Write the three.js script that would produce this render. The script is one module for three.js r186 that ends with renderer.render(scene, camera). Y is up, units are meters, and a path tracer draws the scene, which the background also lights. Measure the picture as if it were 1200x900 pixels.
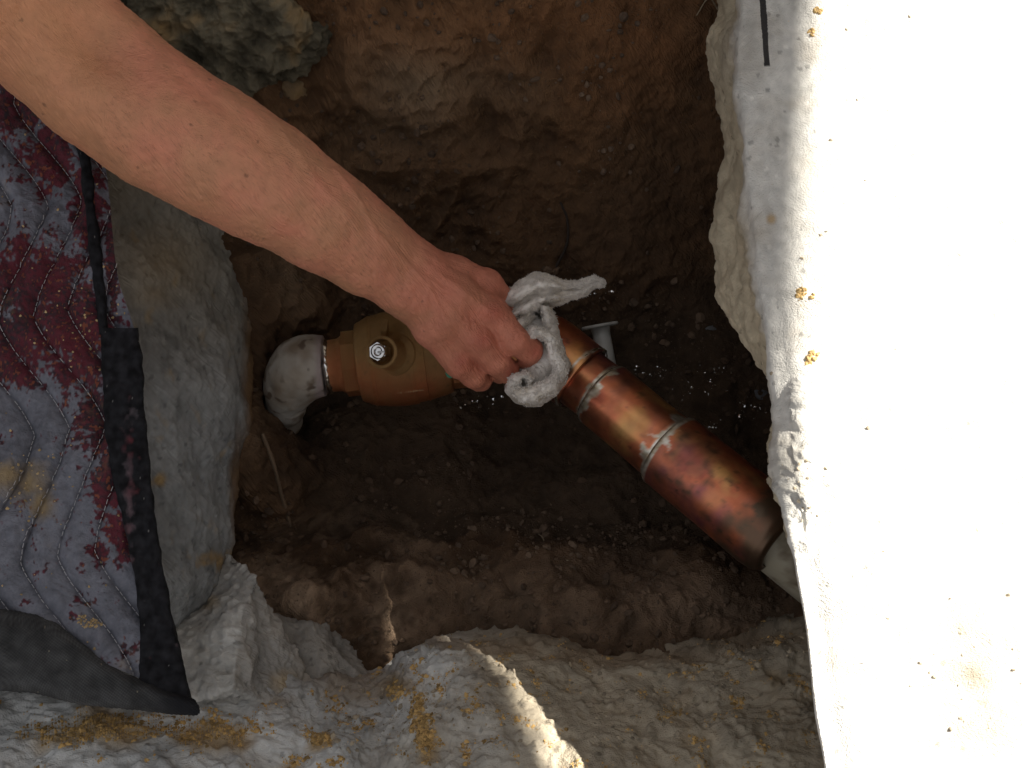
import * as THREE from 'three';
import { mergeGeometries } from 'three/addons/utils/BufferGeometryUtils.js';
import { RoundedBoxGeometry } from 'three/addons/geometries/RoundedBoxGeometry.js';

// ------------------------------------------------------------------ camera
const scene = new THREE.Scene();
const camera = new THREE.PerspectiveCamera(29, 4 / 3, 0.02, 400);
camera.position.set(0, 1.232, 0.415);
camera.lookAt(0, 0, 0);
camera.updateMatrixWorld(true);
camera.updateProjectionMatrix();
const V = (x, y, z) => new THREE.Vector3(x, y, z);
const FOC = 450 / Math.tan(14.5 * Math.PI / 180);
const CR = new THREE.Vector3(), CU = new THREE.Vector3(), CB = new THREE.Vector3();
camera.matrixWorld.extractBasis(CR, CU, CB);
// the point at height y seen at a place of the 1200 x 900 photograph
function P(px, py, y) {
  const d = V(0, 0, 0).addScaledVector(CR, (px - 600) / FOC).addScaledVector(CU, (450 - py) / FOC).addScaledVector(CB, -1);
  return camera.position.clone().addScaledVector(d, (y - camera.position.y) / d.y);
}
function depthOf(p) { return -p.clone().sub(camera.position).dot(CB); }
function proj(p) {
  const d = p.clone().sub(camera.position), w = -d.dot(CB);
  return [600 + d.dot(CR) / w * FOC, 450 - d.dot(CU) / w * FOC];
}
const Q = (px, py, y) => { const p = P(px, py, y); return [p.x, p.y, p.z]; };

// ------------------------------------------------------------------ sun, sky, exposure
const SLAB_Y = 0.24;
const sunDir = P(925, 565, SLAB_Y).sub(P(574, 771, 0.055)).normalize();
{
  const W = 256, H = 128, a = new Float32Array(W * H * 4);
  for (let j = 0; j < H; j++) {
    const el = ((j + 0.5) / H - 0.5) * Math.PI;
    for (let i = 0; i < W; i++) {
      const t = Math.max(0, Math.sin(el)), k = Math.pow(1 - t, 2.2), o = (j * W + i) * 4;
      let c = [0.150 + 0.074 * k, 0.153 + 0.064 * k, 0.163 + 0.046 * k];
      if (el < 0) c = [0.07, 0.065, 0.06];
      a[o] = c[0]; a[o + 1] = c[1]; a[o + 2] = c[2]; a[o + 3] = 1;
    }
  }
  const t = new THREE.DataTexture(a, W, H, THREE.RGBAFormat, THREE.FloatType);
  t.mapping = THREE.EquirectangularReflectionMapping; t.magFilter = THREE.LinearFilter; t.needsUpdate = true;
  scene.background = t; scene.environment = t;
}
const sun = new THREE.DirectionalLight(new THREE.Color(1, 0.95, 0.86), 5);
sun.position.copy(sunDir).multiplyScalar(6); sun.target.position.set(0, 0, 0);
sun.castShadow = true; sun.shadow.mapSize.set(4096, 4096);
Object.assign(sun.shadow.camera, { left: -3, right: 3, top: 3, bottom: -3, near: 0.1, far: 14 });
sun.shadow.bias = -0.0005;
scene.add(sun, sun.target);
const renderer = new THREE.WebGLRenderer({ antialias: true });
renderer.toneMapping = THREE.LinearToneMapping;
renderer.toneMappingExposure = 3.4;
renderer.shadowMap.enabled = true;
console.log('sun elevation', Math.asin(sunDir.y) * 180 / Math.PI, sunDir.toArray().map(v => +v.toFixed(3)).join());

// ------------------------------------------------------------------ helpers
let seed = 12345;
function rnd() { seed |= 0; seed = seed + 0x6D2B79F5 | 0; let t = Math.imul(seed ^ seed >>> 15, 1 | seed); t = t + Math.imul(t ^ t >>> 7, 61 | t) ^ t; return ((t ^ t >>> 14) >>> 0) / 4294967296; }
const rr = (a, b) => a + (b - a) * rnd();
const clamp = (v, a = 0, b = 1) => v < a ? a : v > b ? b : v;
const sst = (a, b, x) => { const t = clamp((x - a) / (b - a)); return t * t * (3 - 2 * t); };
const mix = (a, b, t) => a + (b - a) * t;
const mix3 = (a, b, t) => [mix(a[0], b[0], t), mix(a[1], b[1], t), mix(a[2], b[2], t)];
const mul3 = (a, k) => [a[0] * k, a[1] * k, a[2] * k];
const PERM = new Uint8Array(512);
{ const p = [...Array(256).keys()]; for (let i = 255; i > 0; i--) { const j = Math.floor(rnd() * (i + 1)); [p[i], p[j]] = [p[j], p[i]]; } for (let i = 0; i < 512; i++) PERM[i] = p[i & 255]; }
function grad(h, x, y, z) { h &= 15; const u = h < 8 ? x : y, v = h < 4 ? y : (h === 12 || h === 14 ? x : z); return ((h & 1) ? -u : u) + ((h & 2) ? -v : v); }
function noise(x, y, z) {   // gradient noise, about -1 .. 1
  let X = Math.floor(x), Y = Math.floor(y), Z = Math.floor(z); x -= X; y -= Y; z -= Z; X &= 255; Y &= 255; Z &= 255;
  const u = x * x * x * (x * (x * 6 - 15) + 10), v = y * y * y * (y * (y * 6 - 15) + 10), w = z * z * z * (z * (z * 6 - 15) + 10);
  const A = PERM[X] + Y, AA = PERM[A] + Z, AB = PERM[A + 1] + Z, B = PERM[X + 1] + Y, BA = PERM[B] + Z, BB = PERM[B + 1] + Z;
  return mix(mix(mix(grad(PERM[AA], x, y, z), grad(PERM[BA], x - 1, y, z), u), mix(grad(PERM[AB], x, y - 1, z), grad(PERM[BB], x - 1, y - 1, z), u), v),
    mix(mix(grad(PERM[AA + 1], x, y, z - 1), grad(PERM[BA + 1], x - 1, y, z - 1), u), mix(grad(PERM[AB + 1], x, y - 1, z - 1), grad(PERM[BB + 1], x - 1, y - 1, z - 1), u), v), w);
}
function fbm(x, y, z, f, oct, gain = 0.5) { let s = 0, a = 1; for (let i = 0; i < oct; i++) { s += a * noise(x * f + 17.3 * i, y * f, z * f); f *= 2.03; a *= gain; } return s; }
function ridged(x, y, z, f, oct, gain = 0.5) { let s = 0, a = 1; for (let i = 0; i < oct; i++) { s += a * (1 - 2 * Math.abs(noise(x * f + 7.1 * i, y * f + 3, z * f))); f *= 2.1; a *= gain; } return s; }
const terr = (v, k, s = .3) => { v *= k; const f = Math.floor(v); return (f + sst(.5 - s, .5 + s, v - f)) / k; };
function worley(x, y, z) {   // distances to nearest two of jittered points
  const X = Math.floor(x), Y = Math.floor(y), Z = Math.floor(z); let a = 9, b = 9, id = 0;
  for (let i = -1; i <= 1; i++) for (let j = -1; j <= 1; j++) for (let k = -1; k <= 1; k++) {
    const h = PERM[(PERM[(PERM[(X + i) & 255] + Y + j) & 255] + Z + k) & 255], h2 = PERM[h], h3 = PERM[h2 + 1];
    const dx = X + i + h / 255 - x, dy = Y + j + h2 / 255 - y, dz = Z + k + h3 / 255 - z, d = Math.sqrt(dx * dx + dy * dy + dz * dz);
    if (d < a) { b = a; a = d; id = h; } else if (d < b) b = d;
  }
  return [a, b, id];
}
const used = {};
function numbered(n) { if (used[n] === undefined) { used[n] = 0; return n; } used[n]++; return n + '_' + String(used[n]).padStart(3, '0'); }
function tag(o, label, category, group, kind) {
  if (label) o.userData.label = label; if (category) o.userData.category = category;
  if (group) o.userData.group = group; if (kind) o.userData.kind = kind; return o;
}
function mesh(name, g, m, parent = scene, label) {
  const o = new THREE.Mesh(g, m); o.name = parent === scene ? numbered(name) : name; o.castShadow = o.receiveShadow = true;
  if (label) o.userData.label = label; parent.add(o); return o;
}
function thing(name, label, category, pos, group) {
  const o = new THREE.Group(); o.name = numbered(name); if (pos) o.position.copy(pos); scene.add(o); return tag(o, label, category, group);
}
const std = (color, rough, extra = {}) => new THREE.MeshStandardMaterial({ color: new THREE.Color().setRGB(...color), roughness: rough, ...extra });
const vcm = (rough, extra = {}) => new THREE.MeshPhysicalMaterial({ vertexColors: true, roughness: rough, ...extra });
function noiseTex(n, fn, rep) {   // tiling height texture
  const d = new Uint8Array(n * n * 4);
  for (let j = 0; j < n; j++) for (let i = 0; i < n; i++) { const v = clamp(fn(i / n, j / n)) * 255, o = (j * n + i) * 4; d[o] = d[o + 1] = d[o + 2] = v; d[o + 3] = 255; }
  const t = new THREE.DataTexture(d, n, n); t.wrapS = t.wrapT = THREE.RepeatWrapping; t.magFilter = THREE.LinearFilter; t.minFilter = THREE.LinearMipmapLinearFilter; t.generateMipmaps = true; t.repeat.set(rep, rep); t.needsUpdate = true; return t;
}
// periodic noise on a torus, so that it tiles
function tnoise(u, v, f) { const a = u * Math.PI * 2, b = v * Math.PI * 2, r = f / (Math.PI * 2); return noise(Math.cos(a) * r + 31, Math.sin(a) * r + Math.cos(b) * r * 1.3 + 11, Math.sin(b) * r * 1.3 + 5); }
const grainTex = noiseTex(512, (u, v) => 0.5 + 0.3 * tnoise(u, v, 40) + 0.3 * tnoise(u + .3, v, 90) + .25 * tnoise(u, v + .4, 170), 14);
const skinTex = noiseTex(512, (u, v) => 0.5 + 0.35 * tnoise(u, v, 60) + 0.3 * tnoise(u + .3, v, 130), 14);

function catm(a, b, c, d, t) { const t2 = t * t, t3 = t2 * t; return 0.5 * (2 * b + (c - a) * t + (2 * a - 5 * b + 4 * c - d) * t2 + (3 * b - a - 3 * c + d) * t3); }
function resample(pts, segs) {   // Catmull-Rom through points (arrays of equal length)
  const out = [], n = pts.length;
  for (let k = 0; k < n - 1; k++) for (let j = 0; j < segs[k]; j++) {
    const t = j / segs[k], a = pts[Math.max(0, k - 1)], b = pts[k], c = pts[k + 1], d = pts[Math.min(n - 1, k + 2)];
    out.push(b.map((_, i) => catm(a[i], b[i], c[i], d[i], t)));
  }
  out.push(pts[n - 1].slice()); return out;
}
// a sheet through rows of points; disp moves along the normal (up side = +), col colours
function gridGeo(G, disp, col, flip = 1) {
  const nv = G.length, nu = G[0].length, pos = new Float32Array(nv * nu * 3), idx = [];
  for (let i = 0; i < nv; i++) for (let j = 0; j < nu; j++) pos.set(G[i][j], (i * nu + j) * 3);
  for (let i = 0; i < nv - 1; i++) for (let j = 0; j < nu - 1; j++) { const a = i * nu + j, b = a + 1, c = a + nu, d = c + 1; if (flip > 0) idx.push(a, c, b, b, c, d); else idx.push(a, b, c, b, d, c); }
  const g = new THREE.BufferGeometry(); g.setAttribute('position', new THREE.BufferAttribute(pos, 3)); g.setIndex(idx); g.computeVertexNormals();
  const nor = g.attributes.normal.array, uv = new Float32Array(nv * nu * 2);
  const colr = col ? new Float32Array(nv * nu * 3) : null, base = pos.slice();
  for (let q = 0; q < nv * nu; q++) {
    const x = base[q * 3], y = base[q * 3 + 1], z = base[q * 3 + 2], u = (q % nu) / (nu - 1), v = Math.floor(q / nu) / (nv - 1);
    const d = disp ? disp(x, y, z, u, v) : 0;
    for (let k = 0; k < 3; k++) pos[q * 3 + k] += nor[q * 3 + k] * d;
    uv[q * 2] = x + y * .6; uv[q * 2 + 1] = z + y * .6;
    if (col) colr.set(col(x, y, z, u, v, d), q * 3);
  }
  g.setAttribute('uv', new THREE.BufferAttribute(uv, 2)); if (col) g.setAttribute('color', new THREE.BufferAttribute(colr, 3));
  g.computeVertexNormals(); return g;
}
function loft(rows, segs, rowSegs, disp, col, flip) {
  const R = rows.map(r => resample(r, segs)), nu = R[0].length, cols = [];
  for (let j = 0; j < nu; j++) cols.push(resample(R.map(r => r[j]), Array.isArray(rowSegs) ? rowSegs : Array(rows.length - 1).fill(rowSegs)));
  const G = []; for (let i = 0; i < cols[0].length; i++) G.push(cols.map(c => c[i]));
  return gridGeo(G, disp, col, flip);
}
// surface nets over the zero set of f, evaluated only near the surface
function skin(f, lo, hi, cell, slack = 0, col, displace) {
  const B = 8, n = [0, 1, 2].map(k => Math.ceil((hi[k] - lo[k]) / cell / B)), rad = B * cell * 0.5 * 1.7321 * 1.15 + slack + cell, verts = new Map(), pos = [], N = B + 1, val = new Float64Array(N * N * N);
  const edges = []; const SX = 1, SY = 4096, SZ = 4096 * 4096;
  for (let bz = 0; bz < n[2]; bz++) for (let by = 0; by < n[1]; by++) for (let bx = 0; bx < n[0]; bx++) {
    const ox = lo[0] + bx * B * cell, oy = lo[1] + by * B * cell, oz = lo[2] + bz * B * cell, h = B * cell / 2;
    if (Math.abs(f(ox + h, oy + h, oz + h)) > rad) continue;
    for (let k = 0, q = 0; k < N; k++) for (let j = 0; j < N; j++) for (let i = 0; i < N; i++) val[q++] = f(ox + i * cell, oy + j * cell, oz + k * cell);
    for (let k = 0; k < B; k++) for (let j = 0; j < B; j++) for (let i = 0; i < B; i++) {
      const q = i + N * (j + N * k); let cnt = 0, sx = 0, sy = 0, sz = 0;
      const E = (a, b, ai, aj, ak, di, dj, dk) => { const va = val[a], vb = val[b]; if ((va < 0) !== (vb < 0)) { const t = va / (va - vb); sx += ai + di * t; sy += aj + dj * t; sz += ak + dk * t; cnt++; } };
      const X = 1, Y = N, Z = N * N;
      E(q, q + X, 0, 0, 0, 1, 0, 0); E(q + Y, q + X + Y, 0, 1, 0, 1, 0, 0); E(q + Z, q + X + Z, 0, 0, 1, 1, 0, 0); E(q + Y + Z, q + X + Y + Z, 0, 1, 1, 1, 0, 0);
      E(q, q + Y, 0, 0, 0, 0, 1, 0); E(q + X, q + X + Y, 1, 0, 0, 0, 1, 0); E(q + Z, q + Y + Z, 0, 0, 1, 0, 1, 0); E(q + X + Z, q + X + Y + Z, 1, 0, 1, 0, 1, 0);
      E(q, q + Z, 0, 0, 0, 0, 0, 1); E(q + X, q + X + Z, 1, 0, 0, 0, 0, 1); E(q + Y, q + Y + Z, 0, 1, 0, 0, 0, 1); E(q + X + Y, q + X + Y + Z, 1, 1, 0, 0, 0, 1);
      if (!cnt) continue;
      const gi = bx * B + i, gj = by * B + j, gk = bz * B + k, key = gi * SX + gj * SY + gk * SZ;
      verts.set(key, pos.length / 3); pos.push(ox + (i + sx / cnt) * cell, oy + (j + sy / cnt) * cell, oz + (k + sz / cnt) * cell);
      const s0 = val[q] < 0;
      if (s0 !== (val[q + X] < 0)) edges.push(key, 0, s0); if (s0 !== (val[q + Y] < 0)) edges.push(key, 1, s0); if (s0 !== (val[q + Z] < 0)) edges.push(key, 2, s0);
    }
  }
  const idx = [];
  for (let e = 0; e < edges.length; e += 3) {
    const k = edges[e], [d1, d2] = edges[e + 1] === 0 ? [SY, SZ] : edges[e + 1] === 1 ? [SZ, SX] : [SX, SY];
    const a = verts.get(k), b = verts.get(k - d1), c = verts.get(k - d1 - d2), d = verts.get(k - d2);
    if (b === undefined || c === undefined || d === undefined) continue;
    if (edges[e + 2]) idx.push(a, b, c, a, c, d); else idx.push(a, c, b, a, d, c);
  }
  const g = new THREE.BufferGeometry(), pa = new Float32Array(pos); g.setAttribute('position', new THREE.BufferAttribute(pa, 3)); g.setIndex(idx); g.computeVertexNormals();
  const nn = g.attributes.normal.array, nvt = pa.length / 3, uv = new Float32Array(nvt * 2), cc = new Float32Array(nvt * 3);
  for (let i = 0; i < nvt; i++) {
    const x = pa[i * 3], y = pa[i * 3 + 1], z = pa[i * 3 + 2], nx = nn[i * 3], ny = nn[i * 3 + 1], nz = nn[i * 3 + 2];
    uv[i * 2] = x + y * .6; uv[i * 2 + 1] = z + y * .6;
    let d = 0; if (displace) { d = displace(x, y, z, nx, ny, nz); pa[i * 3] += nx * d; pa[i * 3 + 1] += ny * d; pa[i * 3 + 2] += nz * d; }
    if (col) cc.set(col(x, y, z, nx, ny, nz, d), i * 3);
  }
  g.setAttribute('uv', new THREE.BufferAttribute(uv, 2)); if (col) g.setAttribute('color', new THREE.BufferAttribute(cc, 3)); if (displace) g.computeVertexNormals();
  return g;
}
function smin(a, b, k) { const h = Math.max(k - Math.abs(a - b), 0) / k; return Math.min(a, b) - h * h * k * 0.25; }
function cap(x, y, z, b) {   // tapered capsule  b = [ax,ay,az, bx,by,bz, ra, rb]
  const px = x - b[0], py = y - b[1], pz = z - b[2], ex = b[3] - b[0], ey = b[4] - b[1], ez = b[5] - b[2];
  const h = clamp((px * ex + py * ey + pz * ez) / (ex * ex + ey * ey + ez * ez + 1e-12)), dx = px - ex * h, dy = py - ey * h, dz = pz - ez * h;
  return Math.sqrt(dx * dx + dy * dy + dz * dz) - (b[6] + (b[7] - b[6]) * h);
}
function chain(pts) { const o = []; for (let i = 0; i < pts.length - 1; i++) o.push([...pts[i].slice(0, 3), ...pts[i + 1].slice(0, 3), pts[i][3], pts[i + 1][3]]); return o; }
// blobs in photograph coordinates: strongest of several soft ellipses [cx, cy, rx, ry]
function blobs(px, py, list) { let m = 0; for (const b of list) { const dx = (px - b[0]) / b[2], dy = (py - b[1]) / b[3], s = 1 - Math.sqrt(dx * dx + dy * dy); if (s > m) m = s; } return m; }
const PJ = [0, 0];
function pj(x, y, z) { const dx = x - camera.position.x, dy = y - camera.position.y, dz = z - camera.position.z, w = -(dx * CB.x + dy * CB.y + dz * CB.z); PJ[0] = 600 + (dx * CR.x + dy * CR.y + dz * CR.z) / w * FOC; PJ[1] = 450 - (dx * CU.x + dy * CU.y + dz * CU.z) / w * FOC; return PJ; }
// scatter small instances over the vertices of a geometry
function scatter(g, count, accept) {
  const p = g.attributes.position.array, nn = g.attributes.normal.array, nv = p.length / 3, out = []; let tries = 0;
  while (out.length < count && tries++ < count * 400) { const i = Math.floor(rnd() * nv), q = [p[i * 3], p[i * 3 + 1], p[i * 3 + 2], nn[i * 3], nn[i * 3 + 1], nn[i * 3 + 2]]; if (accept(q)) out.push(q); }
  return out;
}
function pebbleGeo(rough, det = 1) { const g = new THREE.IcosahedronGeometry(1, det), p = g.attributes.position, o = rnd() * 50; for (let i = 0; i < p.count; i++) { const x = p.getX(i), y = p.getY(i), z = p.getZ(i), k = 1 + rough * noise(x * 1.3 + o, y * 1.3, z * 1.3) + rough * .4 * noise(x * 3 + o, y * 3, z * 3); p.setXYZ(i, x * k, y * k * .75, z * k); } g.computeVertexNormals(); return g; }
function crumbs(name, spots, size, colorFn, mat, parent = scene, geo) {
  const im = new THREE.InstancedMesh(geo || pebbleGeo(.55, 1), mat, spots.length), m = new THREE.Matrix4(), c = new THREE.Color(), e = new THREE.Euler();
  spots.forEach((s, i) => { const r = size(s); e.set(rnd() * 6, rnd() * 6, rnd() * 6); m.makeRotationFromEuler(e); m.scale(V(r * rr(.7, 1.3), r * rr(.7, 1.2), r * rr(.7, 1.3))); m.setPosition(s[0] + s[3] * r * .3, s[1] + s[4] * r * .3, s[2] + s[5] * r * .3); im.setMatrixAt(i, m); im.setColorAt(i, c.setRGB(...colorFn(s))); });
  im.name = parent === scene ? numbered(name) : name; im.castShadow = im.receiveShadow = true; im.userData.kind = 'stuff'; parent.add(im); return im;
}

// ------------------------------------------------------------------ the ground: one sheet, with the dug pit in it
function pitHeight(x, z) {
  let h = -0.115 + 0.02 * noise(x * 9, 1.5, z * 9);
  const back = 0.27 * sst(0.0, -0.46, z + 0.05 * noise(x * 7, 4, z * 7));
  h += 0.02 * sst(-.12, -.2, z + .03 * noise(x * 12, 8, z * 12)) * sst(.05, -.1, x);
  h += 0.072 * sst(0.085, 0.19, z - 0.10 * (x + .1) * sst(-.1, .1, x) + 0.04 * noise(x * 10, 7, z * 10));    // front bank
  const side = 0.13 * sst(-0.12, -0.27, x + 0.05 * noise(x * 9, 2, z * 9 + 5)) * sst(.15, .04, z);
  h += -smin(-back, -side, .05);                                                       // back wall and left bank
  h += 0.14 * sst(0.22, 0.36, x); if (x > .17) h = mix(h, Math.min(h, .13), sst(.17, .25, x));
  // boulder-like hump of pale clay on the near bank, small burrow beside it
  const c = pitHeight.c, dx = (x - c.x) / .075, dz = (z - c.z) / .05; h -= .010 * Math.exp(-(dx * dx + dz * dz) * 1.2);
  const g = pitHeight.g, gx = (x - g.x) / .055, gz = (z - g.z) / .042; h += .024 * Math.exp(-(gx * gx + gz * gz));
  const b = pitHeight.b, bx = (x - b.x) / .011, bz = (z - b.z) / .009; h -= .018 * Math.exp(-(bx * bx + bz * bz));
  const e = pitHeight.e, ex = (x - e.x) / .031, ez = (z - e.z) / .038; h -= .085 * Math.exp(-(ex * ex + ez * ez));
  const r = Math.hypot(x, z + .05); const far = sst(0.5, 0.8, r); h = mix(h, 0.12, far);
  return h;
}
pitHeight.c = P(462, 722, .01); pitHeight.g = P(372, 690, 0); pitHeight.b = P(606, 700, -.03); pitHeight.e = P(333, 485, -.06);
function axis(lo, hi, step, reach) { const a = []; for (let v = lo; v <= hi + 1e-9; v += step) a.push(v); let d = step * 2, v = hi; while (v < reach) { v += d; d *= 1.5; a.push(v); } d = step * 2; v = lo; while (v > -reach) { v -= d; d *= 1.5; a.unshift(v); } return a; }
let soilGeo;
{
  const xs = axis(-0.34, 0.34, 0.0014, 120), zs = axis(-0.52, 0.26, 0.0014, 120), G = [];
  for (const z of zs) { const r = []; for (const x of xs) r.push([x, pitHeight(x, z), z]); G.push(r); }
  soilGeo = gridGeo(G, (x, y, z) => {
    if (Math.abs(x) > .35 || z < -.54 || z > .28) return 0;
    const n1 = ridged(x, y, z, 14, 3, .5), n2 = fbm(x, y, z, 45, 3, .55), n3 = fbm(x, y, z, 210, 2, .6), w = worley(x * 38, y * 38, z * 38);
    const smooth = sst(.02, .1, z) * sst(.0, -.1, x) * .6;
    const calm = mix(1, .45, sst(-.02, .12, x) * sst(.1, -.05, z));       // trampled floor
    const ul = blobs(...pj(x, y, z), [[470, 150, 260, 240], [310, 330, 120, 200]]);
    return (.010 * n1 * calm * (1 + ul * .5) + .0050 * n2 * (1 - smooth * .5) * calm + ul * .007 * (.35 - Math.abs(noise(x * 48, y * 48, z * 48))) + .0016 * n3 + .009 * (.5 - w[0]) * sst(-.1, .3, fbm(x, y, z, 11, 2)) * (1 - smooth)) * 1.0;
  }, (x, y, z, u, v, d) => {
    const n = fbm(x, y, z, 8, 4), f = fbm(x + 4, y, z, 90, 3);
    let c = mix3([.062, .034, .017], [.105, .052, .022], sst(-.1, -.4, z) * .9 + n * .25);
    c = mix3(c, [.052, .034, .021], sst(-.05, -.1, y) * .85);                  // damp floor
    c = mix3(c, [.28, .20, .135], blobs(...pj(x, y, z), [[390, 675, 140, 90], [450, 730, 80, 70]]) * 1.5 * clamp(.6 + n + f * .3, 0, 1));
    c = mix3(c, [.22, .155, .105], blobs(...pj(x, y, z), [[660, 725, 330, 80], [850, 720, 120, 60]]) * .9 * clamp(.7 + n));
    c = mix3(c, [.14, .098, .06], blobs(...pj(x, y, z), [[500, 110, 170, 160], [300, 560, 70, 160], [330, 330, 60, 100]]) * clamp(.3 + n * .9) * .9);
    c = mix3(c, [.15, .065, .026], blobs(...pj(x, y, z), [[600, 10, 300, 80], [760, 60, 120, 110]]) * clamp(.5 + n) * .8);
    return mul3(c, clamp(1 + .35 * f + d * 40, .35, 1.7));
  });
  const o = mesh('ground', soilGeo, vcm(0.85, { bumpMap: grainTex, bumpScale: .0022, specularIntensity: .5 })); tag(o, 'dark brown damp soil of the dug pit', 'soil', null, 'structure');
}
const soilAt = (px, py) => { let y = -.05; for (let i = 0; i < 8; i++) { const p = P(px, py, y); y = pitHeight(p.x, p.z); } return P(px, py, y); };
{
  const inPit = s => { const [px, py] = pj(s[0], s[1], s[2]); return px > 270 && px < 960 && py > -20 && py < 790 && s[4] > .25; };
  const sc = mat => (s) => { const n = fbm(s[0], s[1], s[2], 8, 3); const k = rr(.75, 1.3); return mul3(mix3([.070, .041, .023], [.15, .10, .064], clamp(.15 + n * .7 + (s[2] > .08 ? .4 : 0))), k); };
  tag(crumbs('soil_crumbs', scatter(soilGeo, 6500, s => inPit(s) && fbm(s[0], s[1], s[2], 16, 2) + (s[2] > .1 ? .35 : -.05) > rr(-.3, .5)), s => Math.pow(rnd(), 10) * .0034 + .0005, sc(), new THREE.MeshStandardMaterial({ roughness: .9 })), 'loose brown crumbs of soil strewn over the pit', 'soil crumbs');
}

// ------------------------------------------------------------------ concrete
function concreteCol(base, x, y, z, k = 1) {
  const n = fbm(x, y, z, 10, 4), f = fbm(x + 9, y, z, 120, 3), w = worley(x * 150, y * 150, z * 150);
  let c = mul3(base, clamp(1 + .28 * n * k + .2 * f, .4, 1.5));
  if (w[0] < .3 && (w[2] & 3) === 0) c = mul3(c, w[2] > 128 ? .62 : 1.2);
  const st = fbm(x + 3, y, z, 34, 3); c = mul3(c, 1 - .28 * k * sst(.25, .6, st));
  return c;
}
const concMat = () => vcm(0.9, { bumpMap: grainTex, bumpScale: .001, specularIntensity: .35 });
// left: broken edge of the slab that the blanket lies on, its face going down into the pit
{
  const E = [[-260, 60, 235, .0], [-120, 70, 240, .0], [20, 85, 245, .0], [120, 100, 252, .0], [200, 118, 256, .0], [265, 125, 264, .0], [330, 135, 284, .0], [420, 150, 293, .0], [500, 155, 291, .005], [560, 165, 277, .01], [640, 175, 270, .02], [690, 185, 258, .02], [730, 180, 235, .0, .15], [770, 165, 180, -.02, .07], [810, 130, 140, -.02, .0], [1000, 40, 50, -.1, -.05]];
  const rows = E.map(([py, t, b, yb, yt = .165]) => { const top = P(t - 25, py, yt), bot = P(b, py, yb), inn = bot.clone().add(V(-.05, -.03, 0)); const z = top.z; return [[-2.5, yt - .015, z], [top.x - .25, yt - .007, z], [top.x - .02, yt + .001, top.z], top.toArray(), top.clone().lerp(bot, .5).add(V(.006, .004, 0)).toArray(), bot.toArray(), [inn.x, inn.y, inn.z]]; });
  const g = loft(rows, [3, 20, 10, 60, 60, 30], 28, (x, y, z, u, v) => {
    if (x < -.6) return 0; const n = fbm(x, y, z, 22, 4, .55), w = worley(x * 95, y * 95, z * 95), f = fbm(x, y, z, 260, 2);
    return .0028 * n + .004 * terr(fbm(x + 2, y, z, 26, 3, .5), 4, .25) * .8 + .0010 * (.5 - w[0]) + .0010 * f + .002 * ridged(x, y, z, 9, 2) - .0020 * sst(.32, .15, worley(x * 130, y * 130, z * 130)[0]); },
    (x, y, z, u, v, d) => {
      const [px, py] = pj(x, y, z), n = fbm(x, y, z, 14, 3);
      let c = mix3([.225, .212, .18], [.222, .228, .225], sst(300, 520, py)); c = concreteCol(c, x, y, z);
      c = mix3(c, [.27, .215, .14], blobs(px, py, [[190, 310, 70, 60], [180, 345, 40, 25]]) * .8);
      c = mix3(c, [.33, .21, .07], clamp(blobs(px, py, [[250, 655, 32, 20], [185, 563, 16, 14], [240, 660, 18, 12]]) * 1.9 + fbm(x, y, z, 60, 3) * 1.1 - .45) * .7);
      c = mix3(c, [.15, .09, .045], clamp(blobs(px, py, [[296, 450, 14, 260], [280, 600, 14, 120]]) * 1.6));
      c = mix3(c, [.14, .11, .07], clamp(blobs(px, py, [[150, 190, 110, 100]])) * .6);
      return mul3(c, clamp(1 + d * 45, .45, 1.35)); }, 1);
  const o = mesh('concrete_wall', g, concMat()); tag(o, 'rough grey cut face of the slab left of the pit, beside the quilted blanket', 'concrete wall');
}
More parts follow.
